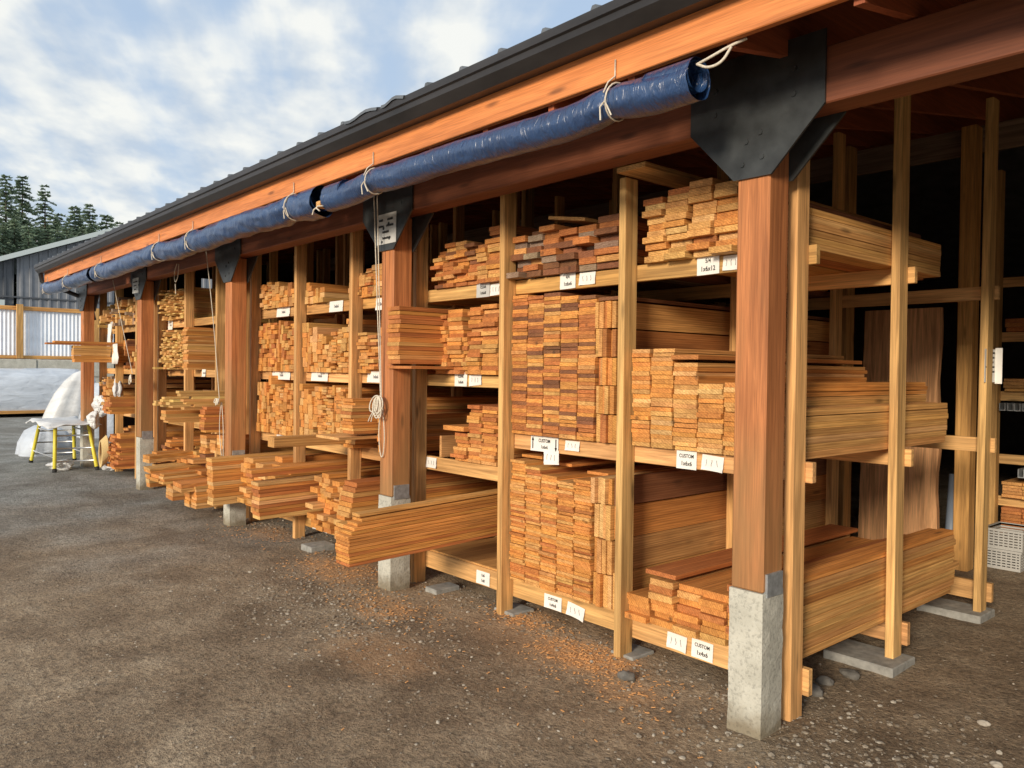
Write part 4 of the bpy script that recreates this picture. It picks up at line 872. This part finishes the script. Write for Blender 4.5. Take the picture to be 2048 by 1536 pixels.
def drape(name, x0, x1, y0, y1, z, label, mat, amp=.018, hang_=.09):
    n_ = 22; vs_ = []
    for j in range(n_ + 1):
        for i in range(n_ + 1):
            u, v = i / n_, j / n_; x = x0 + (x1 - x0) * u; y = y0 + (y1 - y0) * v
            ed = max(abs(u - .5), abs(v - .5)) * 2; dz = -hang_ * max(0, ed - .8) / .2 * (.5 + noise.noise(Vector((x * 3, y * 3, 1))))
            vs_.append((x, y, z + amp * (noise.noise(Vector((x * 4, y * 7, 2))) + .4) + dz))
    q = [(j * (n_ + 1) + i, j * (n_ + 1) + i + 1, (j + 1) * (n_ + 1) + i + 1, (j + 1) * (n_ + 1) + i) for j in range(n_) for i in range(n_)]
    mb = MB(); mb.add(vs_, q, smooth=True); o = mb.build(name, mat, None, ((x0 + x1) / 2, (y0 + y1) / 2, z)); o.modifiers.new('thickness', 'SOLIDIFY').thickness = .006; return tag(o, label, 'plastic sheet')
drape('plastic_sheet', -13.6, -11.82, -.60, .16, .745, 'crumpled white plastic sheet spread over the yellow-legged work stand', M_SHEET)
# leaning pile under white plastic
def loft(name, rings, mat, label, cat, parent=None):
    seg = 40; vs_ = []
    for (cx, cy, z, rx, ry) in rings:
        for k_ in range(seg):
            t = 2 * math.pi * k_ / seg; fold = 1 + .09 * noise.noise(Vector((math.cos(t) * 3.2, math.sin(t) * 3.2, z * .8))) + .05 * math.sin(t * 9 + z * 2)
            c_, s_ = math.cos(t), math.sin(t); sq = (abs(c_) ** 4 + abs(s_) ** 4) ** -.25
            vs_.append((cx + c_ * rx * fold * sq, cy + s_ * ry * fold * sq, z))
    n_ = len(rings); q = [(i * seg + k_, i * seg + (k_ + 1) % seg, (i + 1) * seg + (k_ + 1) % seg, (i + 1) * seg + k_) for i in range(n_ - 1) for k_ in range(seg)] + [tuple(range((n_ - 1) * seg, n_ * seg))]
    mb = MB(); mb.add(vs_, q, smooth=True); o = mb.build(name, mat, parent, (rings[0][0], rings[0][1], 0))
    return tag(o, label, cat) if label else o
loft('covered_pile', [(-20, 1.45, -.02, .4, .62), (-20, 1.45, .3, .4, .62), (-20, 1.5, .6, .4, .54), (-20, 1.57, .95, .36, .44), (-20, 1.65, 1.25, .3, .32), (-20, 1.72, 1.45, .22, .2), (-20, 1.76, 1.52, .12, .1)], M_SHEET, 'tall pile under draped white plastic behind the work stand', 'pile')
loft('covered_pile', [(-18.2, 1.85, -.02, .4, .62), (-18.2, 1.85, .4, .4, .6), (-18.2, 1.9, .9, .35, .5), (-18.2, 1.95, 1.25, .25, .35)], M_WRAP, 'darker tarpaulin-covered pile between the white pile and last post', 'pile')
loft('covered_pile', [(-14.9, -.05, -.02, .5, .45), (-14.9, -.05, .2, .55, .42), (-14.9, -.05, .42, .5, .3), (-14.9, -.05, .52, .3, .15)], M_WRAP, 'low grey plastic-covered heap directly behind the work stand', 'pile')
pl_ = empty('wrapped_lumber_pile', (-28.2, -1.5, 0), 'long lumber pile wrapped in bluish plastic by the block wall', 'pile')
rg = []
prof = [(-26.9, .22), (-26.86, .5), (-26.9, .9), (-27.05, 1.25), (-27.3, 1.44), (-27.8, 1.52), (-28.8, 1.52), (-29.3, 1.4), (-29.5, .9), (-29.5, .22)]
ny = 60; vs_ = []
for j in range(ny + 1):
    y = -9 + 12.3 * j / ny
    for (x, z) in prof: vs_.append((x + .09 * noise.noise(Vector((x, y * .8, z * 4))), y, z + .05 * noise.noise(Vector((x * 2, y * 1.1, z)))))
kk = len(prof); q = [(j * kk + i, j * kk + i + 1, (j + 1) * kk + i + 1, (j + 1) * kk + i) for j in range(ny) for i in range(kk - 1)] + [tuple(range(kk)), tuple(range(ny * kk + kk - 1, ny * kk - 1, -1))]
mb = MB(); mb.add(vs_, q, smooth=True); fixn(mb.build('plastic_wrap', M_WRAP, pl_, (-28.2, -1.5, 0)))
b = MB(); b.box(-29.4, -26.85, -8.9, 3.25, .12, .215, jit(TAN)); b.build('timber_bearer', W_Y, pl_, (-28.2, -1.5, .1))
for y in (-8, -5, -2, 0, 2.5):
    b = MB(); b.box(-29.4, -26.9, y, y + .15, -.02, .12, jit(GRY)); b.build('sleeper', W_X, pl_, (-28.2, y, 0))
# block wall and white corrugated fence on it
bwl = MB()
for r_i in range(3):
    y = -26 + (r_i % 2) * .75
    while y < 24: bwl.cbox(-30.75 + R.uniform(-.02, .02), -30.05 + R.uniform(-.02, .02), y + .008, y + 1.49, r_i * .62 - .01 + .004, r_i * .62 + .60, .02); y += 1.5
tag(bwl.build('block_wall', M_CONC, None, (-30.4, 0, 0)), 'grey wall of large concrete blocks below the white fence', 'wall')
fe = empty('metal_fence', (-30.4, 0, 1.86), 'white corrugated metal fence with wooden posts on the block wall', 'fence')
vs_ = []; n_ = 0; y = -26
while y < 24: vs_ += [(-30.4 + (.03 if n_ % 2 else 0), y, 1.98), (-30.4 + (.03 if n_ % 2 else 0), y, 3.58)]; y += .062; n_ += 1
mb = MB(); mb.add(vs_, [(2 * i, 2 * i + 2, 2 * i + 3, 2 * i + 1) for i in range(n_ - 1)]); po = mb.build('corrugated_panel', M_WHITEC, fe, (-30.4, 0, 2)); po.modifiers.new('thickness', 'SOLIDIFY').thickness = .01
for (z0, z1) in ((1.86, 1.98), (3.56, 3.70)):
    b = MB(); b.cbox(-30.36, -30.28, -26, 24, z0, z1, .005, jit(TAN)); b.build('rail', W_Y, fe, (-30.3, 0, z0))
for y in np.arange(-22.6, 24, 2.45):
    b = MB(); b.cbox(-30.27, -30.15, y, y + .2, 1.87, 3.76, .005, jit(TAN)); b.build('fence_post', W_Z, fe, (-30.2, float(y), 1.9))
# grey metal building behind
gb = empty('metal_building', (-47, 14, 0), 'grey metal-clad building with a pale sloping roof edge', 'building')
def ribbed(name, y0, y1, zf, x, mat, step=.42, dep=.05, zb=-.05, seam=None):
    vs_ = []; y = y0; n_ = 0
    while y < y1 + 1e-6:
        for dy, dx in ((0, 0), (.12, 0), (.15, dep), (.25, dep), (.28, 0)):
            yy = y + dy * step / .42
            if yy <= y1: vs_ += [(x + dx, yy, zb), (x + dx, yy, zf(yy))]; n_ += 1
        y += step
    mb = MB(); mb.add(vs_, [(2 * i, 2 * i + 2, 2 * i + 3, 2 * i + 1) for i in range(n_ - 1)]); o = mb.build(name, mat, gb, (x, (y0 + y1) / 2, 0)); o.modifiers.new('thickness', 'SOLIDIFY').thickness = .03; return o
zr = lambda y: 7.02 + (y - 3.53) * .403 - .25 if y < 20 else 7.02 + (20 - 3.53) * .403 - .25 - (y - 20) * .403
ribbed('wall', 4.25, 36, zr, -45, M_GREYW); ribbed('wall', -12, 4.2, zr, -45.1, M_GREYD)
b = MB(); b.box(-44.98, -44.9, -12, 36, 5.05, 5.12); b.build('wall_seam', M_GREYD, gb, (-45, 10, 5))
for (ya, yb) in ((-13, 20), (20, 37)):
    za = 7.02 + (ya - 3.53) * .403 if ya < 20 else zr(20) + .25; zb_ = 7.02 + (yb - 3.53) * .403 if yb <= 20 else zr(20) + .25 - (yb - 20) * .403
    b = MB(); b.prism([(ya, za - .22), (yb, zb_ - .22), (yb, zb_ + .03), (ya, za + .03)], -44.75, -44.5, 'yz'); fixn(b.build('roof_edge', M_TRIM, gb, (-44.6, ya, za)))
    b = MB(); b.prism([(ya, za - .08), (yb, zb_ - .08), (yb, zb_), (ya, za)], -75, -44.76, 'yz'); fixn(b.build('roof', M_TRIM, gb, (-60, ya, za)))
b = MB(); b.box(-44.9, -44.8, -.5, 3.7, 3.0, 4.9); b.build('white_panel', M_TRIM, gb, (-44.85, 1, 4))

# ---------------------------------------------------------------- conifers
def fir(seed, h, sparse=1.0):
    rr = random.Random(seed); mb = MB(); n_l = int(h * 3.6)
    for i in range(n_l):
        t = i / n_l; z = h * (.10 + .90 * t); ln = h * .21 * (1 - t) ** .8 * rr.uniform(.7, 1.1) + .25
        for b_ in range(rr.randint(6, 9)):
            if rr.random() > sparse: continue
            a = rr.uniform(0, 6.283); l_ = ln * rr.uniform(.55, 1.1); dr = rr.uniform(-.28, .05); d = Vector((math.cos(a), math.sin(a), 0)); s_ = Vector((-math.sin(a), math.cos(a), 0))
            m_ = max(7, int(l_ * 8))
            for k_ in range(m_):
                u = (k_ + rr.random()) / m_; p = d * l_ * u + Vector((0, 0, z + l_ * (dr * u - .28 * u * u + .1 * u)))
                wd = .24 * (1.15 - u) * l_ * .6 + .12
                for sg in (-1, 1):
                    q_ = p + s_ * sg * wd * rr.uniform(.6, 1.2) + d * wd * .5 + Vector((0, 0, -rr.uniform(.05, .35) * wd - .03))
                    e1 = d * rr.uniform(.08, .17) + Vector((0, 0, rr.uniform(-.04, .08)))
                    mb.add([p - e1, q_, p + e1 * 1.4], [(0, 1, 2)])
    tr = MB(); tr.tube([(0, 0, -.2), (0, 0, h * .5), (0, 0, h * .97)], [h * .014, h * .009, .02], 7)
    return mb.mesh('crown', M_TREE), tr.mesh('trunk', M_BARK)
FIRS = [fir(1, 16, .95), fir(2, 14, .8), fir(3, 12, .95), fir(5, 17, .6)]
FH = (16, 14, 12, 17)
TOPS = [(-80, 8.97, 18.5, 0), (-90, 11.85, 20.7, 0), (-85, 12.9, 19.1, 3), (-90, 15.17, 17.4, 1), (-95, 17.6, 19.3, 2), (-90, 17.95, 18.8, 1), (-95, 20.8, 18.8, 2), (-100, 23.4, 19.0, 1), (-104, 26.5, 18.8, 0), (-108, 30, 19, 2)]
tr_ = random.Random(11)
for k_ in range(26): yy_ = 7 + k_ * .85; TOPS.append((-84 - k_ * .5 + tr_.uniform(-3, 3), yy_ + tr_.uniform(-.5, .5), 16.6 + tr_.uniform(-1.4, .7) - (0 if k_ < 8 else .2), tr_.choice((1, 2, 0))))
for k_ in range(18): TOPS.append((-72 - k_ * .6 + tr_.uniform(-1, 1), 6.2 + k_ * .85, 13.6 + k_ * .08 + tr_.uniform(-.9, .6), tr_.choice((2, 1))))
TR = [(x, y, kf, zt / FH[kf]) for x, y, zt, kf in TOPS]
for i, (x, y, kf, s) in enumerate(TR):
    row = 'front' if i >= 36 else ('skyline' if i < 10 else 'back')
    idx = i - 36 if row == 'front' else (i if row == 'skyline' else i - 10)
    lab = {0: 'tall fir at the left edge of the photo above the grey building', 1: 'tall open-branched fir, second from left on the skyline', 2: 'thin fir with gaps showing sky, third from left on the skyline'}.get(i, 'dark fir, %s from left in the %s row behind the grey building' % (ordn(idx + 1), row))
    o = empty('fir_tree', (x, y, 0), lab, 'tree', 'firs behind the grey building'); o.scale = (s, s, s); o.rotation_euler[2] = R.uniform(0, 6.28)
    for me, nm in zip(FIRS[kf], ('crown', 'trunk')):
        c = bpy.data.objects.new(nm, me); COL.objects.link(c); c.parent = o

# ---------------------------------------------------------------- inside, behind the near rack
sl = MB(); n_ = 14; ed = []
for i in range(n_ + 1):
    z = 2.24 * i / n_; ed.append((z, -1.46 + .02 * noise.noise(Vector((0, 0, z * 3))), -.78 + .035 * noise.noise(Vector((5, 0, z * 2.2))) - .03 * (z / 2.24)))
vs_ = []
for z, a, b_ in ed: vs_ += [(a, 4.10 + .06 * z / 2.24 - .08, z), (b_, 4.10 + .06 * z / 2.24 - .08, z), (b_, 4.16 + .06 * z / 2.24 - .08, z), (a, 4.16 + .06 * z / 2.24 - .08, z)]
q = [(4 * i + k_, 4 * i + (k_ + 1) % 4, 4 * i + 4 + (k_ + 1) % 4, 4 * i + 4 + k_) for i in range(n_) for k_ in range(4)] + [(0, 3, 2, 1), (4 * n_, 4 * n_ + 1, 4 * n_ + 2, 4 * n_ + 3)]
sl.add(vs_, q, jit((.74, .45, .20), .02)); tag(sl.build('timber_slab', W_Z, None, (-1.1, 4.1, 0)), 'wide live-edge timber slab standing upright behind the near rack', 'slab')
b = MB(); b.tube([(-.73, 4.16, 0), (-.71, 4.2, .8)], .045, 12); tag(b.build('drain_pipe', M_PIPE, None, (-.7, 4.2, 0)), 'blue-grey pipe standing beside the upright timber slab', 'pipe')
# rack across the aisle
ra = empty('lumber_rack', (.8, 5.2, 0), 'shadowy rack across the aisle at the right edge of the photo', 'rack', 'two by four racks under the shed')
for x in (-.80, .25, 1.3, 2.4):
    b = MB(); b.cbox(x, x + .09, 5.2, 5.30, -.05, 3.6, .004, jit(FIR)); b.build('upright', W_Z, ra, (x, 5.2, 0))
for z in (.12, .42, .82, 1.42, 1.98, 2.5):
    b = MB(); b.cbox(-.82, 2.6, 5.302, 5.342, z, z + .09, .003, jit(FIR)); b.build('carrier', W_X, ra, (.8, 5.3, z))
for i, (x0, x1, z0, n_, t, tn, lb) in enumerate(((-.66, .2, .212, 7, .03, 'reddish', 'reddish boards on the lowest shelf across the aisle'), (-.66, .2, .515, 5, .03, 'tan', 'tan boards on the second shelf across the aisle'), (-.66, .2, 1.513, 4, .03, 'tan', 'tan boards on the high shelf across the aisle'), (-.66, .2, 2.075, 3, .04, 'reddish', 'reddish boards near the top of the rack across the aisle'), (.36, 1.2, .515, 8, .03, 'orange', 'orange boards in the second section across the aisle'))):
    o = empty('board_pile', ((x0 + x1) / 2, 5.2, z0), lb, 'lumber', 'piles on the rack across the aisle')
    for k_ in range(n_):
        for c_ in range(5):
            wv = (x1 - x0) / 5; b = MB(); b.box(x0 + c_ * wv + .003, x0 + (c_ + 1) * wv - .003, 5.22 + R.uniform(-.03, .03), 7.4, z0 + k_ * t, z0 + (k_ + 1) * t - .003, jit(TONE[tn])); b.build('board', W_Y, o, (x0 + c_ * wv, 5.2, z0 + k_ * t))
o = empty('metal_flashing_bundle', (-.2, 5.2, 1.35), 'bundle of grey metal profiles on the shelf across the aisle', 'metal profiles')
for i in range(14):
    b = MB(); y = 5.17 + (i % 2) * .02; x = -.68 + i * .062; b.prism([(x, 1.33), (x + .05, 1.33), (x + .05, 1.40), (x + .044, 1.40), (x + .044, 1.337), (x + .006, 1.337), (x + .006, 1.40), (x, 1.40)], y, 6.8, 'xz'); fixn(b.build('profile', M_GALV, o, (x, y, 1.33)))
o = empty('metal_flashing_bundle', (-.2, 5.2, .73), 'lower bundle of grey metal profiles near the right edge', 'metal profiles')
for i in range(12):
    b = MB(); y = 5.12 + (i % 3) * .03; x = -.5 + i * .058; b.prism([(x, .72), (x + .05, .72), (x + .05, .80), (x + .044, .80), (x + .044, .727), (x + .006, .727), (x + .006, .80), (x, .80)], y, 6.8, 'xz'); fixn(b.build('profile', M_GALV, o, (x, y, .72)))
def crate(x, y, z, w_, d_, h_, label, name='plastic_crate', rot=0):
    o = empty(name, (x, y, z), label, 'crate', 'grey crates on the dirt behind the near rack'); o.rotation_euler[2] = rot
    mb = MB(); t = .012
    mb.box(0, w_, 0, d_, 0, t)
    n_ = 6
    for i in range(n_ + 1):
        zz_ = t + (h_ - t - .02) * i / n_
        mb.box(0, w_, -.002, t, zz_, zz_ + .014); mb.box(0, w_, d_ - t, d_, zz_, zz_ + .014); mb.box(-.002, t, t, d_ - t, zz_, zz_ + .014); mb.box(w_ - t, w_, t, d_ - t, zz_, zz_ + .014)
    for i in range(9):
        xx = w_ * i / 8; xx = min(max(xx, .003), w_ - .013); mb.box(xx, xx + .01, .0005, .010, t, h_ - .01); yy = min(max(d_ * i / 8, .003), d_ - .013); mb.box(w_ - .010, w_ - .0005, yy, yy + .01, t, h_ - .01)
    for a in mb.v[:0]: pass
    mb.v = [(v[0], v[1], v[2]) for v in mb.v]
    c = bpy.data.objects.new('basket', mb.mesh('basket', M_CRATE)); COL.objects.link(c); c.parent = o
    rm = MB(); r0 = .012
    for (a0, a1, b0, b1) in ((-.008, w_ + .008, -.008, r0), (-.008, w_ + .008, d_ - r0, d_ + .008), (-.008, r0, r0, d_ - r0), (w_ - r0, w_ + .008, r0, d_ - r0)): rm.box(a0, a1, b0, b1, h_ - .02, h_)
    c = bpy.data.objects.new('rim', rm.mesh('rim', M_CRATE)); COL.objects.link(c); c.parent = o
crate(-.56, 4.42, .0, .30, .40, .17, 'bottom grey slatted crate beside the rear upright'); crate(-.55, 4.43, .171, .30, .40, .17, 'upper grey slatted crate stacked beside the rear upright')
crate(-.34, 4.75, .0, .26, .36, .24, 'separate pale grey crate on the dirt at the right edge', rot=.3)
crate(-.58, 4.9, .343 - .343, .2, .3, .2, 'small grey crate hidden behind the crate stack')
